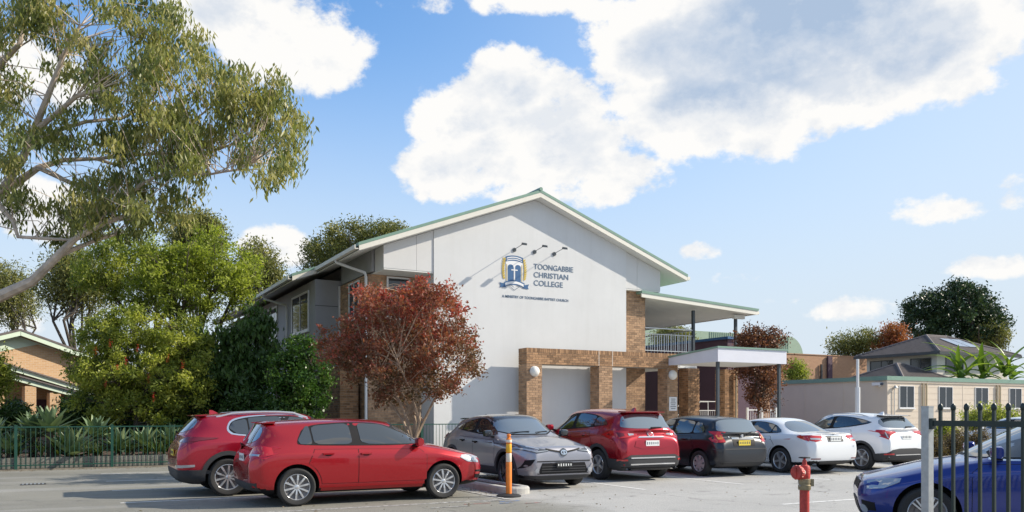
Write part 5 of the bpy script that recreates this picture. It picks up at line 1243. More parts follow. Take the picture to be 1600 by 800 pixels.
ba = math.pi - YAW - .34; bw = at(1448, 800, 10.2); bh_ = Vector((math.cos(ba), math.sin(ba), 0)); bl_ = Vector((-bh_.y, bh_.x, 0)); bc = bw - bh_*1.32 - bl_*.80
park('blue_hatchback', 'blue hatchback parked behind the dark green security fence', blu, bc.x, bc.y, ba)
wc = copy_tree(CARS[5].root); q = at(1590, 690, 30); wc.location = (q.x, q.y, 0.002); wc.rotation_euler = (0, 0, math.pi/2)
wc['label'] = 'white sedan glimpsed behind the shrubs beyond the security fence'
# ------------------------------------------------------------------ vegetation
leaf_mat('leaf_gum', [(0.073,0.095,0.032), (0.157,0.185,0.058), (0.286,0.280,0.089), (0.426,0.358,0.147)], 0.38, 0.42)
leaf_mat('leaf_gum_far', [(0.080,0.101,0.034), (0.189,0.196,0.060), (0.362,0.322,0.090)], 0.25, 0.5)
leaf_mat('leaf_bottlebrush', [(0.077,0.112,0.026), (0.204,0.246,0.045), (0.363,0.392,0.070), (0.506,0.504,0.110)], 0.40, 0.45)
leaf_mat('leaf_lime', [(0.105,0.140,0.028), (0.253,0.302,0.050), (0.440,0.482,0.085)], 0.45, 0.45)
leaf_mat('leaf_dark', [(0.029,0.061,0.022), (0.056,0.112,0.030), (0.107,0.174,0.043)], 0.22, 0.38)
leaf_mat('leaf_glossy', [(0.030,0.075,0.018), (0.063,0.132,0.027), (0.128,0.210,0.039)], 0.28, 0.30)
leaf_mat('leaf_crepe', [(0.076,0.069,0.032), (0.152,0.087,0.048), (0.268,0.101,0.066), (0.415,0.078,0.064), (0.573,0.047,0.055)], 0.38, 0.5)
leaf_mat('leaf_bronze', [(0.048,0.026,0.019), (0.105,0.043,0.029), (0.227,0.090,0.052), (0.325,0.146,0.081)], 0.28, 0.5)
leaf_mat('leaf_autumn', [(0.20,0.10,0.03), (0.32,0.11,0.04), (0.40,0.12,0.08)], 0.4, 0.5)
leaf_mat('leaf_fig', [(0.015,0.033,0.018), (0.030,0.060,0.024), (0.068,0.105,0.039)], 0.18, 0.4)
leaf_mat('leaf_brown', [(0.08,0.065,0.03), (0.15,0.11,0.06), (0.24,0.17,0.11)], 0.3, 0.6)
leaf_mat('flower_red', [(0.45,0.03,0.02), (0.55,0.06,0.03)], 0.2, 0.6)
leaf_mat('leaf_agave', [(0.085,0.135,0.075), (0.150,0.215,0.120), (0.270,0.330,0.160)], 0.12, 0.45)
leaf_mat('leaf_strap', [(0.032,0.063,0.017), (0.074,0.115,0.026), (0.158,0.178,0.042)], 0.3, 0.45)
leaf_mat('leaf_banana', [(0.06,0.11,0.018), (0.13,0.20,0.03), (0.24,0.30,0.05)], 0.4, 0.4)
mat('bark_gum', (0.52, 0.43, 0.35), 0.85, noise=0.35, nscale=3.5, bump=0.4, bscale=18)
mat('bark_dark', (0.085, 0.070, 0.055), 0.9, noise=0.3, nscale=8, bump=0.4, bscale=25)
mat('bark_crepe', (0.36, 0.27, 0.19), 0.7, noise=0.25, nscale=9)

def leaf_mesh(name, m, parent, Cn, L, Wd, droop, rng, tint, up=0.0, kind=None, jitter=.5, out=None):
    n = len(Cn)
    ax = rng.normal(size=(n, 3)); ax /= np.linalg.norm(ax, axis=1)[:, None]
    ax = ax*(1-droop) + np.array([0, 0, -1.0])*droop
    if out is not None: ax = ax + out*.5
    ax /= np.linalg.norm(ax, axis=1)[:, None]
    nr = rng.normal(size=(n, 3)); nr[:, 2] += up*2
    sd = np.cross(ax, nr); sd /= np.linalg.norm(sd, axis=1)[:, None]+1e-9
    l = L*(1+jitter*rng.uniform(-1, 1, n))[:, None]; w = Wd*(1+jitter*rng.uniform(-1, 1, n))[:, None]
    fold = np.cross(sd, ax)*w*.18
    V = np.empty((n, 4, 3)); V[:, 0] = Cn - ax*l*.5; V[:, 1] = Cn + sd*w*.5 + fold - ax*l*.06; V[:, 2] = Cn + ax*l*.5; V[:, 3] = Cn - sd*w*.5 + fold - ax*l*.06
    me = bpy.data.meshes.new(name); me.vertices.add(4*n); me.vertices.foreach_set('co', V.reshape(-1).astype(np.float32))
    me.loops.add(4*n); me.loops.foreach_set('vertex_index', np.arange(4*n, dtype=np.int32))
    me.polygons.add(n); me.polygons.foreach_set('loop_start', np.arange(0, 4*n, 4, dtype=np.int32)); me.polygons.foreach_set('loop_total', np.full(n, 4, dtype=np.int32))
    at_ = me.attributes.new('tint', 'FLOAT', 'POINT'); at_.data.foreach_set('value', np.repeat(np.clip(tint, 0, 1), 4).astype(np.float32))
    me.materials.append(MATS[m]); me.update(calc_edges=True); me.validate()
    return link(name, me, parent, kind)
def shell(rng, c, r, n, inner=.35):
    d = rng.normal(size=(n, 3)); d /= np.linalg.norm(d, axis=1)[:, None]
    q = (inner + (1-inner)*rng.uniform(0, 1, n)**.6)[:, None]
    return np.array(c) + d*q*np.array(r)
def grow(name, label, cat, base, limbs, clumps, per, spread, leaf, lm, bark, rng, droop=.3, up=.0, tintf=None, group=None, twig=.012, flat=.75, twigs=True, crown='crown', tips=None):
    "limbs: lists of (x,y,z,r); clumps: (n,3) points that carry leaves, reached by twigs"
    t = thing(name, label, cat, base, group)
    tk = MB(); LP = []
    for lb in limbs:
        tk.tube([p[:3] for p in lb], [p[3] for p in lb], 8 if lb[0][3] > .05 else 6)
        for a, b in zip(lb, lb[1:]):
            for s in np.linspace(0, 1, 6): LP.append([a[i]+(b[i]-a[i])*s for i in range(3)])
    LP = np.array(LP)
    tw = MB()
    if twigs:
        for c in clumps:
            dd = LP - c; dist = (dd**2).sum(1) + np.where(LP[:, 2] > c[2]+.2, 4.0, 0); k = int(rng.choice(np.argpartition(dist, 9)[:9])); a = LP[k]
            mid = (a+c)/2 + rng.normal(size=3)*.06*np.linalg.norm(c-a) + np.array([0, 0, .08*np.linalg.norm(c-a)])
            tw.tube([a, mid, c], [twig*1.5, twig, twig*.4], 4, cap=False)
    tr = tk.build('trunk', bark, t, True, fixn=False)
    if tw.v: tw.build('branches', bark, t, True, kind='stuff', fixn=False)
    n = len(clumps); idx = np.repeat(np.arange(n), per)
    off = rng.normal(size=(n*per, 3))*spread; off[:, 2] *= flat
    if droop > .5: off[:, 2] -= np.abs(rng.normal(size=n*per))*spread*.9
    Cn = clumps[idx] + off
    ct = rng.uniform(0, 1, n)
    tint = .62*ct[idx] + .38*rng.uniform(0, 1, n*per)
    if tintf is not None: tint = tintf(Cn, tint)
    leaf_mesh(crown, lm, t, Cn, leaf[0], leaf[1], droop, rng, tint, up)
    if tips:
        cen = clumps.mean(0); far = np.linalg.norm((clumps-cen), axis=1); order = np.argsort(-far)[:int(n*.6)]; pick = rng.choice(order, tips[0]); P = []; tm = MB()
        for k in pick:
            d = clumps[k]-cen; d /= np.linalg.norm(d)+1e-6; d = d + np.array([0, 0, .35]) + rng.normal(size=3)*.25; d /= np.linalg.norm(d); L_ = tips[1]*rng.uniform(.6, 1.3)
            tm.tube([clumps[k], clumps[k]+d*L_*.6, clumps[k]+d*L_+np.array([0, 0, -.06])], [.006, .004, .002], 4, cap=False)
            q = rng.uniform(.15, 1.0, tips[2]); P.append(clumps[k] + d*L_*q[:, None] + rng.normal(size=(tips[2], 3))*.035)
        P = np.concatenate(P); tt = rng.uniform(.2, 1, len(P)); tt = tintf(P, tt) if tintf is not None else tt
        tm.build('tip_twigs', bark, t, True, kind='stuff', fixn=False)
        leaf_mesh('tip_leaves', lm, t, P, leaf[0], leaf[1], droop, rng, tt, up, kind='stuff')
    return t
def limb(pts): return [tuple(p) for p in pts]
def auto_limbs(base, blobs, r0, rng, fork=.45):
    base = np.array(base); cen = np.mean([b[0] for b in blobs], axis=0); f = base + (cen-base)*fork; f[:2] = base[:2] + (cen-base)[:2]*fork*.6
    L = [[(*base, r0), (*(base+(f-base)*.5+rng.normal(size=3)*.05), r0*.85), (*f, r0*.7)]]
    for c, r in blobs:
        c = np.array(c); m = f + (c-f)*.5 + rng.normal(size=3)*.12*np.linalg.norm(c-f); L.append([(*f, r0*.5), (*m, r0*.32), (*c, r0*.14)])
        for k in range(3):
            e = c + rng.normal(size=3)*np.array(r)*.55; L.append([(*m, r0*.24), (*((m+e)/2+rng.normal(size=3)*.1), r0*.15), (*e, r0*.06)])
    return L

# ---- the tall gum whose crown hangs in from the left
rng = np.random.default_rng(11)
D0 = 25.0
def pz(px, py, d=D0): p = at(px, py, d); return (p.x, p.y, p.z)
tb_ = at(-190, 700, D0); gb_ = (tb_.x, tb_.y, .3)
def pl(P):   # pixels with radius in px -> limb
    return [(*pz(x, y, D0+dd), .8*r/F*D0) for (x, y, r, dd) in P]
limbs = [[(*gb_, .55), (gb_[0]+.1, gb_[1], 3.0, .42), *pl([(-120, 470, 20, 0), (-60, 380, 17, 0), (0, 300, 12, .3)])],
         pl([(-140, 510, 17, 0), (-60, 480, 14, -.5), (0, 463, 11, -.8), (50, 440, 9, -1), (90, 400, 7.5, -1.2), (118, 372, 6, -1.2), (160, 350, 4.5, -1.5), (215, 330, 3, -2)]),
         pl([(90, 400, 5, -1.2), (150, 375, 4, -.6), (185, 365, 2.5, -.2)]),
         pl([(-60, 380, 13, 0), (0, 302, 9, .2), (30, 283, 7.5, .4), (60, 262, 6, .5), (100, 250, 4.5, .8), (150, 248, 3.6, 1.1), (195, 262, 2.6, 1.2)]),
         pl([(0, 302, 8, .2), (35, 250, 7, -.3), (55, 200, 6.5, -.6), (75, 150, 5.5, -.8), (100, 85, 4, -1), (125, 40, 2.5, -1)]),
         pl([(55, 205, 6, -.6), (85, 180, 5, -1), (120, 150, 4, -1.4), (155, 140, 3, -1.6)]),
         pl([(45, 225, 5, .2), (100, 200, 4.5, .6), (135, 190, 3.6, .9), (190, 185, 3, 1.2), (240, 160, 2.4, 1.5)]),
         pl([(60, 262, 5, .5), (120, 290, 4, -.5), (200, 305, 3.5, -1), (225, 285, 3, -1), (260, 270, 2.4, -1.2)]),
         pl([(-10, 310, 7, -.5), (20, 345, 4, -1), (28, 370, 3.4, -1), (60, 372, 3.2, -1), (110, 375, 2.4, -1.2)]),
         pl([(150, 248, 3.4, 1.1), (240, 240, 3, .8), (320, 240, 2.6, .6), (345, 232, 2.3, .6), (390, 215, 1.6, .5)]),
         pl([(260, 270, 2.8, -1.2), (330, 272, 2.2, -1.2), (370, 265, 1.6, -1.2), (400, 252, 1.2, -1)]),
         pl([(240, 160, 2.6, 1.5), (300, 190, 2.2, 1), (340, 160, 2, .8), (400, 140, 1.3, .4)]),
         pl([(-120, 300, 13, 1), (-60, 180, 9, .5), (0, 100, 7, 0), (30, 70, 5, -.4), (45, 10, 3, -.5), (50, -60, 2, -.5)]),
         pl([(-60, 180, 7, .5), (-10, 60, 5, 1), (60, 10, 3.5, 1.4), (120, -30, 2.5, 1.6)]),
         [(*pz(-110, 440), .30), (*pz(-120, 300, D0+1), .24), (*pz(-100, 150, D0+1), .16), (*pz(-60, -60, D0+1), .08)]]
masses = [(150,25,130,48,40), (265,58,58,52,26), (60,15,70,40,18), (190,110,75,55,32), (262,140,66,60,30), (320,175,50,50,20), (398,150,58,48,30), (430,190,42,40,20), (448,250,32,26,12), (420,275,18,30,7), (400,240,40,25,12),
          (150,195,85,45,30), (235,215,65,45,26), (60,225,55,30,15), (10,190,25,40,9), (25,130,35,20,5), (120,315,62,34,20), (205,290,75,44,28), (275,270,50,44,18), (295,225,40,35,13), (30,320,26,34,10), (95,360,40,20,9), (190,350,60,28,17), (250,330,50,26,13),
          (0,55,40,40,12), (330,115,36,30,10), (5,255,25,20,7), (110,90,50,40,12), (-70,120,80,120,30), (-60,300,60,60,16), (60,-60,160,50,26), (330,225,30,20,6)]
cl = []
for (x, y, rx, ry, n) in masses:
    for k in range(n):
        while True:
            a, b = rng.uniform(-1, 1, 2)
            if a*a+b*b < 1: break
        
        if rng.uniform() < .82: cl.append(pz(x+a*rx, y+b*ry*.92-4, D0+rng.normal()*1.5-.4))
grow('gum_tree', 'tall eucalyptus with pale spreading limbs and hanging foliage over the garden', 'tree', gb_, limbs, np.array(cl), 74, .175, (.22, .056), 'leaf_gum', 'bark_gum', rng, droop=.62, twig=.011)

def simple(name, label, px, py, rx, ry, d, blobs, leaf, per, spread, lm, seed, cat='tree', droop=.25, ground=0.0, r0=.12, bark='bark_dark', up=.0, depth=1.0, group=None, nb=None, tintf=None, flat=.8, fork=.45, inner=.35):
    "crown drawn from blobs given in fractions of its own half width and half height"
    rg_ = np.random.default_rng(seed); s = d/F
    c0 = at(px, py, d); right = Vector((cu, -su, 0)); fw = Vector((su, cu, 0))
    base = (c0.x, c0.y, ground); B = []; cl_ = []
    for (fx, fy, fr, fd, n) in blobs:
        c = c0 + right*(fx*rx*s) + Vector((0, 0, fy*ry*s)) + fw*(fd*rx*s*depth); r = (fr*rx*s, fr*rx*s*depth, fr*ry*s*1.0)
        B.append((tuple(c), r)); cl_.append(shell(rg_, tuple(c), r, n, inner))
    return grow(name, label, cat, base, auto_limbs(base, B, r0, rg_, fork), np.concatenate(cl_), per, spread, leaf, lm, bark, rg_, droop=droop, up=up, group=group, tintf=tintf, flat=flat)
LUMPY = [(-.45,-.2,.55,0,26), (.45,-.25,.55,.1,26), (0,.35,.6,-.1,30), (-.2,.1,.6,.3,24), (.3,.25,.5,-.3,20), (.05,-.45,.6,.2,24)]
# garden trees between fence and building
simple('bottlebrush_tree', 'dense yellow-green bottlebrush tree with a few red flowers above the agaves', 215, 560, 112, 92, 28.6, [(-.55,.15,.42,0,26), (-.1,.45,.45,-.1,30), (.45,.35,.45,.1,28), (.6,-.2,.40,-.2,24), (-.3,-.25,.48,-.3,30), (.2,-.35,.5,-.2,30), (-.75,-.4,.28,0,14), (.0,.1,.5,.4,22), (-.5,.6,.3,0,14), (.75,.1,.3,.2,14), (-.35,-.75,.42,-.2,22), (.3,-.8,.42,-.25,22), (.75,-.65,.35,-.1,16)], (.13, .046), 135, .145, 'leaf_bottlebrush', 21, r0=.13, droop=.15, ground=.28)
fr = np.random.default_rng(5); bbt = bpy.data.objects['bottlebrush_tree']
for k, (x, y) in enumerate([(172,537),(197,563),(183,575),(232,590),(150,548),(262,560),(215,545),(285,570),(165,600),(240,620)]):
    p = at(x, y, 26.9 + .3*fr.normal()); P = np.array(p) + fr.normal(size=(40, 3))*np.array([.025, .025, .07]); leaf_mesh('flower', 'flower_red', bbt, P, .05, .012, .1, fr, fr.uniform(0, 1, 40))
simple('wattle_tree', 'bright lime-green tree rising behind the bottlebrush', 300, 440, 105, 95, 31.5, [(-.5,.3,.45,0,26), (.1,.6,.40,0,24), (.55,.35,.42,0,24), (-.2,-.1,.5,-.2,28), (.4,-.3,.5,-.2,26), (.75,.0,.3,-.1,14), (-.75,-.1,.3,.1,14), (.0,.2,.5,.3,20)], (.14, .054), 115, .185, 'leaf_lime', 22, r0=.15, droop=.35, ground=.3)
simple('pepper_tree', 'olive-green leafy tree between the gum limbs and the lime-green tree', 215, 430, 105, 75, 33.5, [(-.6,.0,.45,0,24), (-.1,.4,.5,0,28), (.4,.1,.5,0,26), (0,-.4,.5,0,24), (.7,-.2,.3,0,12)], (.17, .055), 105, .21, 'leaf_bottlebrush', 23, r0=.16, droop=.5, ground=.3)
simple('umbrella_tree', 'dark large-leafed shrub tree in shade beside the grey wall', 372, 560, 82, 84, 30.2, [(-.4,.2,.5,0,26), (.3,.5,.48,0,26), (.5,-.1,.45,-.2,24), (-.2,-.35,.5,-.2,24), (.2,-.5,.45,-.1,20), (-.65,-.3,.35,0,14)], (.22, .085), 85, .19, 'leaf_dark', 24, r0=.09, droop=.6, ground=.3)
simple('dark_shrub_tree', 'dark dense shrub under the yellow-green tree with thin pale stem', 300, 590, 70, 62, 29.6, [(-.4,.2,.5,0,22), (.4,.2,.5,0,22), (0,-.2,.6,-.2,24), (.1,.5,.45,.1,20)], (.14, .06), 120, .19, 'leaf_dark', 25, r0=.05, droop=.35, ground=.3, fork=.7)
simple('camellia_shrub', 'rounded glossy green shrub beside the brick pier', 468, 585, 56, 66, 28.3, [(0,.45,.5,0,24), (-.45,0,.5,-.1,24), (.4,.05,.5,-.1,24), (0,-.3,.6,-.3,28), (-.3,-.6,.45,0,18), (.35,-.6,.45,0,18)], (.10, .065), 120, .14, 'leaf_glossy', 26, cat='shrub', r0=.05, droop=.1, up=.5, ground=.3, inner=.55)
simple('dark_gum', 'dark green tree behind the bottlebrush beside the brick house', 120, 440, 62, 48, 44, LUMPY, (.2, .06), 100, .4, 'leaf_gum_far', 27, r0=.2, group='trees behind the garden')
simple('pale_gum', 'pale feathery gum tree behind the brick house roof', 12, 460, 48, 50, 66, LUMPY, (.26, .08), 60, .5, 'leaf_gum_far', 28, r0=.22, group='trees behind the garden')
simple('round_gum', 'round-topped olive gum tree peeping above the lime-green tree', 310, 365, 44, 34, 58, LUMPY, (.22, .08), 100, .38, 'leaf_gum_far', 29, r0=.22, group='trees behind the garden')
simple('hillside_gum', 'tall gum tree behind the left eave with gaps in its crown', 402, 425, 46, 46, 56, LUMPY, (.22, .08), 75, .38, 'leaf_gum_far', 30, r0=.22, group='trees behind the garden')
simple('broad_gum', 'broad olive gum tree rising behind the school roof', 562, 388, 88, 50, 60, [(-.6,-.1,.42,0,30), (-.2,.35,.42,0,30), (.3,.42,.4,0,30), (.7,.3,.34,0,24), (0,-.2,.5,0,26), (.5,-.1,.5,0,26), (-.7,-.6,.35,0,18)], (.22, .085), 110, .36, 'leaf_gum_far', 31, r0=.3, group='trees behind the garden', inner=.5)
simple('street_gum', 'small rounded tree seen through the balcony', 1052, 527, 32, 20, 62, LUMPY[:4], (.2, .08), 45, .34, 'leaf_gum_far', 32, r0=.15)
# crepe myrtles
rng = np.random.default_rng(41)
cb_ = (7.62, 19.4, .10); s0 = 20.7/F
def cz(px, py, dd=0): p = at(px, py, 20.7+dd); return (p.x, p.y, p.z)
cl = []
for (x, y, rx, ry, n) in [(562,525,58,46,44), (612,480,58,36,44), (670,495,54,40,40), (708,545,38,38,28), (638,550,74,46,54), (585,575,48,32,28), (682,592,42,30,26), (620,608,40,24,18), (528,545,32,22,16), (690,468,30,20,12), (580,470,32,20,12), (735,575,18,18,9), (650,455,26,12,7)]:
    for k in range(n):
        while True:
            a, b, g = rng.uniform(-1, 1, 3)
            if a*a+b*b+g*g < 1: break
        cl.append(cz(x+a*rx, y+b*ry, g*1.7))
cl = np.array(cl)
lb = []
for (x, y, dd) in [(560,520,.5), (600,450,-.3), (660,450,.4), (715,520,-.3), (690,575,-.9), (590,585,-.9), (640,500,1.0), (620,560,-1.2), (530,545,.2), (742,560,.3)]:
    e = cz(x, y, dd); k5 = len(lb) % 5; st5 = [(-.30, .05), (-.12, -.2), (.05, .15), (.22, -.1), (.33, .1)][k5]
    f = (cb_[0]+.02, cb_[1], .80); g0_ = (cb_[0]+st5[0]*cu*.8+st5[1]*su, cb_[1]-st5[0]*su*.8+st5[1]*cu, 1.35); g = (g0_[0]+(e[0]-g0_[0])*.45, g0_[1]+(e[1]-g0_[1])*.45, 2.1)
    if len(lb) == 0: lb.append([(*cb_, .075), (cb_[0]+.02, cb_[1], .45, .065), (*f, .06)])
    lb.append([(*f, .045), (*g0_, .036), (*g, .024), (*e, .008)])
def crepe_tint(P, t):
    h = (P[:, 2]-1.6)/(4.9-1.6); return np.clip(-.06 + .60*t + .40*h, 0, 1)
grow('crepe_myrtle', 'crepe myrtle with red and bronze autumn leaves on several pale stems', 'tree', cb_, lb, cl, 80, .125, (.078, .046), 'leaf_crepe', 'bark_crepe', rng, droop=.25, twig=.006, tintf=crepe_tint, tips=(120, .30, 18))
simple('bronze_tree', 'small dark bronze-leafed tree beyond the entrance canopy', 1184, 575, 52, 62, 35.0, [(0,.7,.45,0,22), (-.3,.2,.55,0,26), (.35,.1,.5,0,24), (0,-.3,.6,-.2,28), (-.45,.75,.3,0,10), (.5,.7,.3,0,10), (.2,-.6,.5,0,20)], (.10, .065), 80, .17, 'leaf_bronze', 42, r0=.06, ground=.06, bark='bark_dark')
# right-hand background
simple('fig_tree', 'large dark round-headed tree behind the tiled house', 1492, 500, 80, 62, 78, [(-.4,.3,.5,0,40), (.15,.5,.45,0,36), (.55,.2,.42,0,34), (-.55,-.2,.42,0,30), (.1,-.1,.6,-.2,36), (.55,-.35,.42,0,28), (-.1,-.55,.5,0,26)], (.26, .14), 120, .38, 'leaf_fig', 51, r0=.45, inner=.6)
simple('paperbark_tree', 'open-crowned green tree left of the tiled house roof', 1338, 540, 48, 28, 74, LUMPY, (.22, .09), 45, .32, 'leaf_gum_far', 52, r0=.2)
simple('autumn_tree', 'small orange-red autumn tree beside the dark round tree', 1394, 530, 26, 28, 72, LUMPY, (.2, .09), 30, .3, 'leaf_autumn', 53, r0=.12)
simple('yellow_shrub_tree', 'olive tree half hidden at the right end of the tiled roof', 1548, 528, 30, 24, 76, LUMPY, (.2, .09), 40, .3, 'leaf_gum_far', 54, r0=.15)
simple('path_shrub', 'rounded olive shrub above the far end of the portable classroom', 1244, 582, 18, 18, 50, LUMPY[:4], (.12, .05), 45, .2, 'leaf_bottlebrush', 55, cat='shrub', r0=.06)
simple('bay_shrub', 'green leafy shrub before the portable classroom windows', 1546, 658, 44, 26, 33, LUMPY, (.10, .04), 60, .15, 'leaf_bottlebrush', 56, cat='shrub', r0=.05, ground=0)
for k, (x, y, rx, ry, d, lm_) in enumerate([(1456,706,20,26,25.5,'leaf_brown'), (1492,700,26,28,26.2,'leaf_brown'), (1530,698,24,28,25.0,'leaf_brown'), (1478,676,16,14,28.5,'leaf_bottlebrush')]):
    simple('garden_shrub', ['brown dry-leaved shrub hugging the fence post', 'brown dry-leaved shrub in the middle of the garden edge', 'pinkish-brown shrub beside the blue bonnet', 'small olive shrub behind the brown shrubs'][k], x, y, rx, ry, d, LUMPY[:4], (.07, .03), 45, .11, lm_, 60+k, cat='shrub', r0=.03, ground=.09, group='shrubs by the bays')
for k, (x, y, rx, ry, d) in enumerate([(128,648,34,34,30.2), (185,650,40,36,31.0), (250,645,42,40,30.6), (320,655,40,36,30.0), (390,650,44,40,29.0), (440,660,34,30,28.0), (270,690,30,18,27.8), (20,660,30,30,31.5)]):
    simple('shade_shrub', ['dark low shrub beside the brick piers of the left house', 'dark low shrub under the bottlebrush trunk', 'dark low shrub behind the leaning trunk', 'dark low shrub behind the crimson crossover', 'dark low shrub under the large-leafed tree', 'dark low shrub at the foot of the glossy round shrub', 'low green ground shrub beside the crimson tailgate', 'dark low shrub behind the agaves before the left house'][k], x, y, rx, ry, d, LUMPY[:5], (.16, .06), 70, .20, 'leaf_dark', 80+k, cat='shrub', r0=.04, ground=.3, group='shrubs in the shaded bed')
simple('left_sapling', 'leafy young tree reaching in beside the brick house', -14, 585, 34, 42, 30, LUMPY, (.14, .05), 34, .2, 'leaf_bottlebrush', 66, r0=.05, ground=.3)

# ---- agaves: every leaf its own piece
def blade(L, w, curl, n=7, gut=.18):
    mb = MB(); rows = []
    for i in range(n+1):
        t = i/n; ww = w*(.55+.9*t-1.45*t*t) if t < .99 else .002
        ww = max(ww*1.25, .003); x = L*t*(1-.12*curl*t); z = L*(.10*t) - curl*L*t*t*.42
        rows.append([(x, -ww, z+gut*ww), (x, 0, z-.2*ww), (x, ww, z+gut*ww)])
    for r_ in rows: mb.v += r_
    for i in range(n):
        for k in range(2): mb.f.append([i*3+k, (i+1)*3+k, (i+1)*3+k+1, i*3+k+1]); mb.m.append(0)
    me = bpy.data.meshes.new('leaf'); me.from_pydata(mb.v, [], mb.f)
    return me
def finish_blade(me, m, tint):
    a = me.attributes.new('tint', 'FLOAT', 'POINT'); a.data.foreach_set('value', np.full(len(me.vertices), tint, dtype=np.float32)); me.materials.append(MATS[m])
    me.polygons.foreach_set('use_smooth', [True]*len(me.polygons)); me.update(); return me
AG = [finish_blade(blade(.62, .085, c), 'leaf_agave', t) for c, t in ((.1, .3), (.35, .5), (.6, .2), (.25, .8))]
def rosette(name, label, loc, n, scale, meshes, seed, group, stem=.0, elev=(8, 78), cat='plant'):
    rg_ = random.Random(seed); t = lthing(name, label, cat, loc, group)
    if stem > 0: o = MB().tube([(0,0,0),(0,0,stem+.04)], [.07*scale, .05*scale], 7).build('stem', 'bark_dark', None); o.parent = t
    else: o = MB().lathe([(0,-.02),(.07*scale,0),(.05*scale,.10*scale),(0,.14*scale)], 8).build('core', 'leaf_strap' if False else 'bark_dark', None); o.parent = t
    for k in range(n):
        o = bpy.data.objects.new('leaf', rg_.choice(meshes)); C.objects.link(o); o.parent = t
        f = k/n; az = k*2.39996 + rg_.uniform(-.2, .2); el = R(elev[0]+(elev[1]-elev[0])*f + rg_.uniform(-6, 6))
        o.location = (0, 0, stem + .02 + .06*f*scale); o.rotation_euler = (0, -el, az); sc = scale*(1.05-.3*f)*rg_.uniform(.9, 1.1); o.scale = (sc, sc, sc)
spots = [(108,694,27.6,1.35,0,'broad grey-green agave rosette behind the fence'), (58,668,28.4,1.15,.55,'agave rosette raised on a stem before the brick piers'), (142,672,28.8,1.05,.5,'sunlit agave rosette before the bottlebrush'), (30,694,27.8,1.0,.1,'agave rosette low beside the fence post'),
         (175,690,28.2,1.1,.1,'pale agave rosette under the yellow-green tree'), (212,686,28.6,1.0,.2,'agave rosette in the shade beside the fence post'), (82,655,29.6,1.1,.7,'tall-stemmed agave rosette before the brick piers'), (5,675,28.6,1.1,.4,'agave rosette under the leafy young tree'), (245,676,29.4,.9,.3,'small shaded agave rosette before the leaning trunk')]
for k, (x, y, d, sc, stem, lab) in enumerate(spots):
    p = at(x, y, d); rosette('agave', lab, (p.x, 26.85+.35*(k % 3), .28), 30, sc*1.35, AG, 70+k, 'agaves behind the fence', stem)
ST = [finish_blade(blade(.75, .026, c, 6), 'leaf_strap', t) for c, t in ((.3, .2), (.7, .5), (1.0, .8), (.5, .35))]
rg = random.Random(77)
for k in range(52):
    x = -7.5 + k*.27 + rg.uniform(-.12, .12); rosette('strap_plant', 'tufted strap-leaf plant growing along the sleeper wall', (x, 26.62+rg.uniform(0, .9), .28), 16, rg.uniform(.7, 1.15), ST, 100+k, 'strap-leaf plants along the fence', 0, (35, 86))
# leaning trunk
p0, p1 = at(212, 690, 29), at(248, 640, 29.4)
lt = tag(MB().tube([(p0.x,p0.y,.25), tuple((p0+p1)/2), tuple(p1), tuple(p1+(p1-p0)*1.2)], [.06,.05,.045,.03], 8).build('leaning_trunk', 'bark_crepe', smooth=True), 'bare leaning trunk in the shade behind the fence', 'trunk')
# banana palm over the portable roof
bp_ = at(1537, 610, 47); bt = lthing('banana_palm', 'banana plant with large arching green leaves rising behind the portable classroom', 'plant', (bp_.x, bp_.y, 0))
BL = [finish_blade(blade(2.5, .17, c, 10, .35), 'leaf_banana', t) for c, t in ((1.0, .4), (1.5, .2), (2.0, .7), (1.3, .9))]
o = MB().tube([(0,0,0),(0,0,3.3)], [.2,.12], 8).build('stem', 'bark_crepe', None); o.parent = bt
for k in range(45):
    o = bpy.data.objects.new('leaf', BL[k % 4]); C.objects.link(o); o.parent = bt; f = (k*7 % 45)/45; cx_ = (-1.3, 0, 1.3)[k % 3]
    o.location = (cx_*cu+rg.uniform(-.2,.2), -cx_*su+rg.uniform(-.3, .3), 3.35+.6*f); o.rotation_euler = (rg.uniform(-.5,.5), -R(22+56*f+rg.uniform(-8, 8)), k*2.4+rg.uniform(-.3,.3)); q = rg.uniform(.75, 1.1); o.scale = (q, q, q)
for dx in (-1.3, 1.3): o = MB().tube([(dx*cu,-dx*su,0),(dx*cu,-dx*su,3.1)], [.16,.1], 8).build('stem', 'bark_crepe', None); o.parent = bt

# fallen leaves and grit along the kerbs
fr = np.random.default_rng(9); P = []
for (x0, x1, y0, y1, n) in ((-6, 14, 25.6, 26.08, 420), (7.0, 7.4, 14.2, 25, 160), (8.05, 8.4, 14.2, 25, 120), (5.5, 9.5, 17.5, 21.5, 260), (-4, 22, 11.0, 15.0, 160)):
    P.append(np.stack([fr.uniform(x0, x1, n), fr.uniform(y0, y1, n), np.full(n, .012)], 1))
P = np.concatenate(P); o = leaf_mesh('leaf_litter', 'leaf_brown', None, P, .055, .03, 0.0, fr, fr.uniform(0, 1, len(P)), up=3.0, kind='stuff')
me = o.data; co = np.empty(len(me.vertices)*3, dtype=np.float32); me.vertices.foreach_get('co', co); co = co.reshape(-1, 3); co[:, 2] = .010 + np.clip(co[:, 2]-.012, -.004, .012); me.vertices.foreach_set('co', co.reshape(-1)); me.update()
tag(o, 'scattered brown fallen leaves on the asphalt', 'leaves')
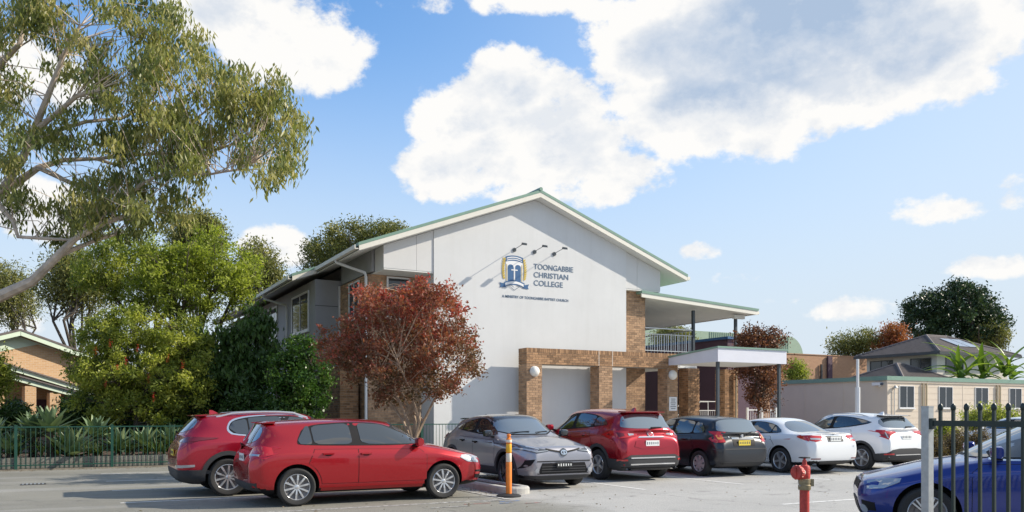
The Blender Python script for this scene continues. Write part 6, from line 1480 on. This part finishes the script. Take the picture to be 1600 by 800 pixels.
# ------------------------------------------------------------------ street furniture
MATS['fence_green'].node_tree.nodes['Principled BSDF'].inputs['Base Color'].default_value = (0.012, 0.065, 0.045, 1)
MATS['sec_green'].node_tree.nodes['Principled BSDF'].inputs['Base Color'].default_value = (0.008, 0.022, 0.020, 1)
mat('post_orange', (0.78, 0.21, 0.02), 0.45, noise=0.14, nscale=9)
mat('post_yellow', (0.80, 0.42, 0.02), 0.4)
mat('reflect_white', (0.75, 0.66, 0.55), 0.3)
mat('rubber', (0.02, 0.02, 0.021), 0.7)
mat('hydrant_red', (0.46, 0.045, 0.035), 0.5, noise=0.35, nscale=16, bump=0.25, bscale=60)
mat('brass', (0.30, 0.25, 0.16), 0.5, metal=0.6, noise=0.2, nscale=20)
# green pool-type fence
gf = thing('garden_fence', 'dark green tubular metal fence along the garden and white gable', 'fence', (2, 26.15, 0))
FX0, FX1, FY = -6.1, 14.5, 26.16
for (z, h) in ((1.15, .032), (.12, .032)): MB().box(FX0, FX1, FY-.018, FY+.018, z, z+h).build('rail', 'fence_green', gf)
pk = None
posts = [x for x in np.arange(-5.72, 14.5, 2.33)]
for x in posts:
    if pk is None:
        pk = MB().box(-.035, .035, -.035, .035, .03, 1.20).box(-.04, .04, -.04, .04, 1.20, 1.22).build('post', 'fence_green', gf); pk.location = (x, FY, 0)
    else: o = pk.copy(); C.objects.link(o); o.location = (x, FY, 0)
pk = None; n = 0
for x in np.arange(FX0+.05, FX1, .116):
    if min(abs(x-q) for q in posts) < .05: continue
    if pk is None:
        pk = MB().tube([(0,0,.05),(0,0,1.16)], .008, 5).build('picket', 'fence_green', gf); pk.location = (x, FY, 0)
    else: o = pk.copy(); C.objects.link(o); o.location = (x, FY, 0)
# flexible orange post
bp0 = gd(795, 776); bo = lthing('warning_post', 'orange flexible warning post with reflective bands on a black base', 'bollard', (bp0.x, bp0.y, 0.003))
def lp(mb, name, m, parent, smooth=True): o = mb.build(name, m, None, smooth); o.parent = parent; return o
lp(MB().lathe([(0,0),(.23,0),(.23,.022),(.19,.04),(.07,.055),(0,.055)], 28), 'base', 'rubber', bo)
tb2 = lp(MB().lathe([(.055,.055),(.055,.62),(.050,.63),(.050,.98),(.055,.99),(.055,1.06),(.030,1.085),(.030,1.11),(.042,1.125),(.036,1.15),(0,1.16)], 20), 'tube', 'post_orange', bo)
for (z0, z1, m) in ((.64, .80, 'reflect_white'), (.815, .97, 'post_yellow')): lp(MB().lathe([(.0505,z0),(.053,z0+.005),(.053,z1-.005),(.0505,z1)], 20), 'reflective_band', m, tb2)
lp(MB().lathe([(.0555,1.0),(.0575,1.005),(.0575,1.045),(.0555,1.05)], 20), 'reflective_band', 'reflect_white', tb2)
# fire hydrant standpipe
h0 = at(1257, 800, 8.2); hy = lthing('fire_hydrant', 'red pillar fire hydrant with capped outlet and black hand wheel', 'hydrant', (h0.x, h0.y, 0.001))
sc_ = .09/ (15/F*8.2)
lp(MB().lathe([(0,0),(.11,0),(.11,.03),(.06,.03),(.046,.045),(.046,.83),(0,.83)], 24), 'riser_pipe', 'hydrant_red', hy)
lp(MB().lathe([(0,.80),(.056,.80),(.060,.81),(.060,.845),(.054,.85),(.054,.865),(.058,.87),(.058,.905),(.05,.91),(0,.91)], 6*4), 'coupling', 'brass', hy)
body = lp(MB().lathe([(.050,.905),(.054,.93),(.054,1.015),(.046,1.035),(.024,1.045),(.020,1.085),(.012,1.09),(.012,1.115),(0,1.115)], 24), 'valve_body', 'hydrant_red', hy)
w_ = MB().lathe([(.052,1.108),(.058,1.112),(.052,1.118),(.046,1.112),(.052,1.108)], 20)
for k in range(3): a = k*math.pi/3; w_.tube([(.05*math.cos(a),.05*math.sin(a),1.112),(-.05*math.cos(a),-.05*math.sin(a),1.112)], .006, 5)
lp(w_, 'hand_wheel', 'trim_black', hy)
# outlet points to camera left
od = Vector((-cu*.82-su*.57, su*.82-cu*.57, 0)).normalized()
def along(t, r): return [tuple(Vector((0,0,.972)) + od*x) for x in t], r
a, r_ = along([.02, .085], [.042, .042]); lp(MB().tube(a, r_, 18), 'outlet', 'reflect_white', body)
a, r_ = along([.080, .088, .125, .134], [.064, .068, .068, .060]); cap_ = lp(MB().tube(a, r_, 22), 'outlet_cap', 'hydrant_red', body)
cc_ = Vector((0,0,.972)) + od*.135; sdv = Vector((-od.y, od.x, 0))
lp(MB().tube([tuple(cc_ + Vector((0,0,.048))), tuple(cc_ - Vector((0,0,.048)))], .011, 6), 'cap_lug', 'hydrant_red', body)
for k in range(10):
    a0 = 2*math.pi*k/10; q = Vector((0,0,.972)) + od*.106 + (sdv*math.cos(a0) + Vector((0,0,1))*math.sin(a0))*.067
    lp(MB().tube([tuple(q - od*.012), tuple(q + od*.012)], .007, 5), 'cap_rib', 'hydrant_red', body)
ch = [tuple(Vector((0,0,.0)) + od*x + Vector((0,0,z))) for x, z in ((.10,.925),(.095,.87),(.075,.835),(.05,.85))]
lp(MB().tube(ch, .003, 4), 'chain', 'galv', hy)
rv = Vector((cu, -su, 0)); t0 = rv*.058
lp(MB().hexa([tuple(t0+rv*x+Vector((0,0,z))+Vector((su,cu,0))*y) for z in (.835,.905) for x, y in ((0,-.02),(.028,-.02),(.028,.02),(0,.02))]), 'tag_plate', 'brass', hy, False)
# security fence in front of the blue car
f0 = at(1449, 645, 7.75); fd = Vector((.5*cu - .866*su, -.5*su - .866*cu, 0)); ang = math.atan2(fd.y, fd.x)
sf = lthing('security_fence', 'dark green steel security fence with rounded picket tops and galvanised end post', 'fence', (f0.x, f0.y, 0), None, ang)
lp(MB().box(-.037,.037,-.037,.037,0,1.60).box(-.039,.039,-.039,.039,1.60,1.612), 'end_post', 'galv', sf, False)
LEN = 4.2
for z in (1.43, .18): lp(MB().box(.04, LEN, -.02, .02, z, z+.05), 'rail', 'sec_green', sf, False)
lp(MB().box(.035, .07, -.028, .028, 1.40, 1.50), 'rail_bracket', 'sec_green', sf, False)
p1_ = MB().box(-.0125,.0125,-.0125,.0125,.08,1.575); hd_ = MB()
hd_.lathe([(.012,1.57),(.020,1.575),(.024,1.595),(.020,1.618),(.009,1.632),(0,1.634)], 12)
pkt = None
for k in range(33):
    x = .128 + k*.122
    if x > LEN: break
    if pkt is None:
        pkt = lp(p1_, 'picket', 'sec_green', sf, False); fn = lp(hd_, 'finial', 'sec_green', pkt)
        pkt.location = (x, 0, 0)
    else: o = copy_tree(pkt, sf); o.location = (x, 0, 0)
lp(MB().box(LEN, LEN+.075,-.037,.037,0,1.62), 'end_post', 'galv', sf, False)
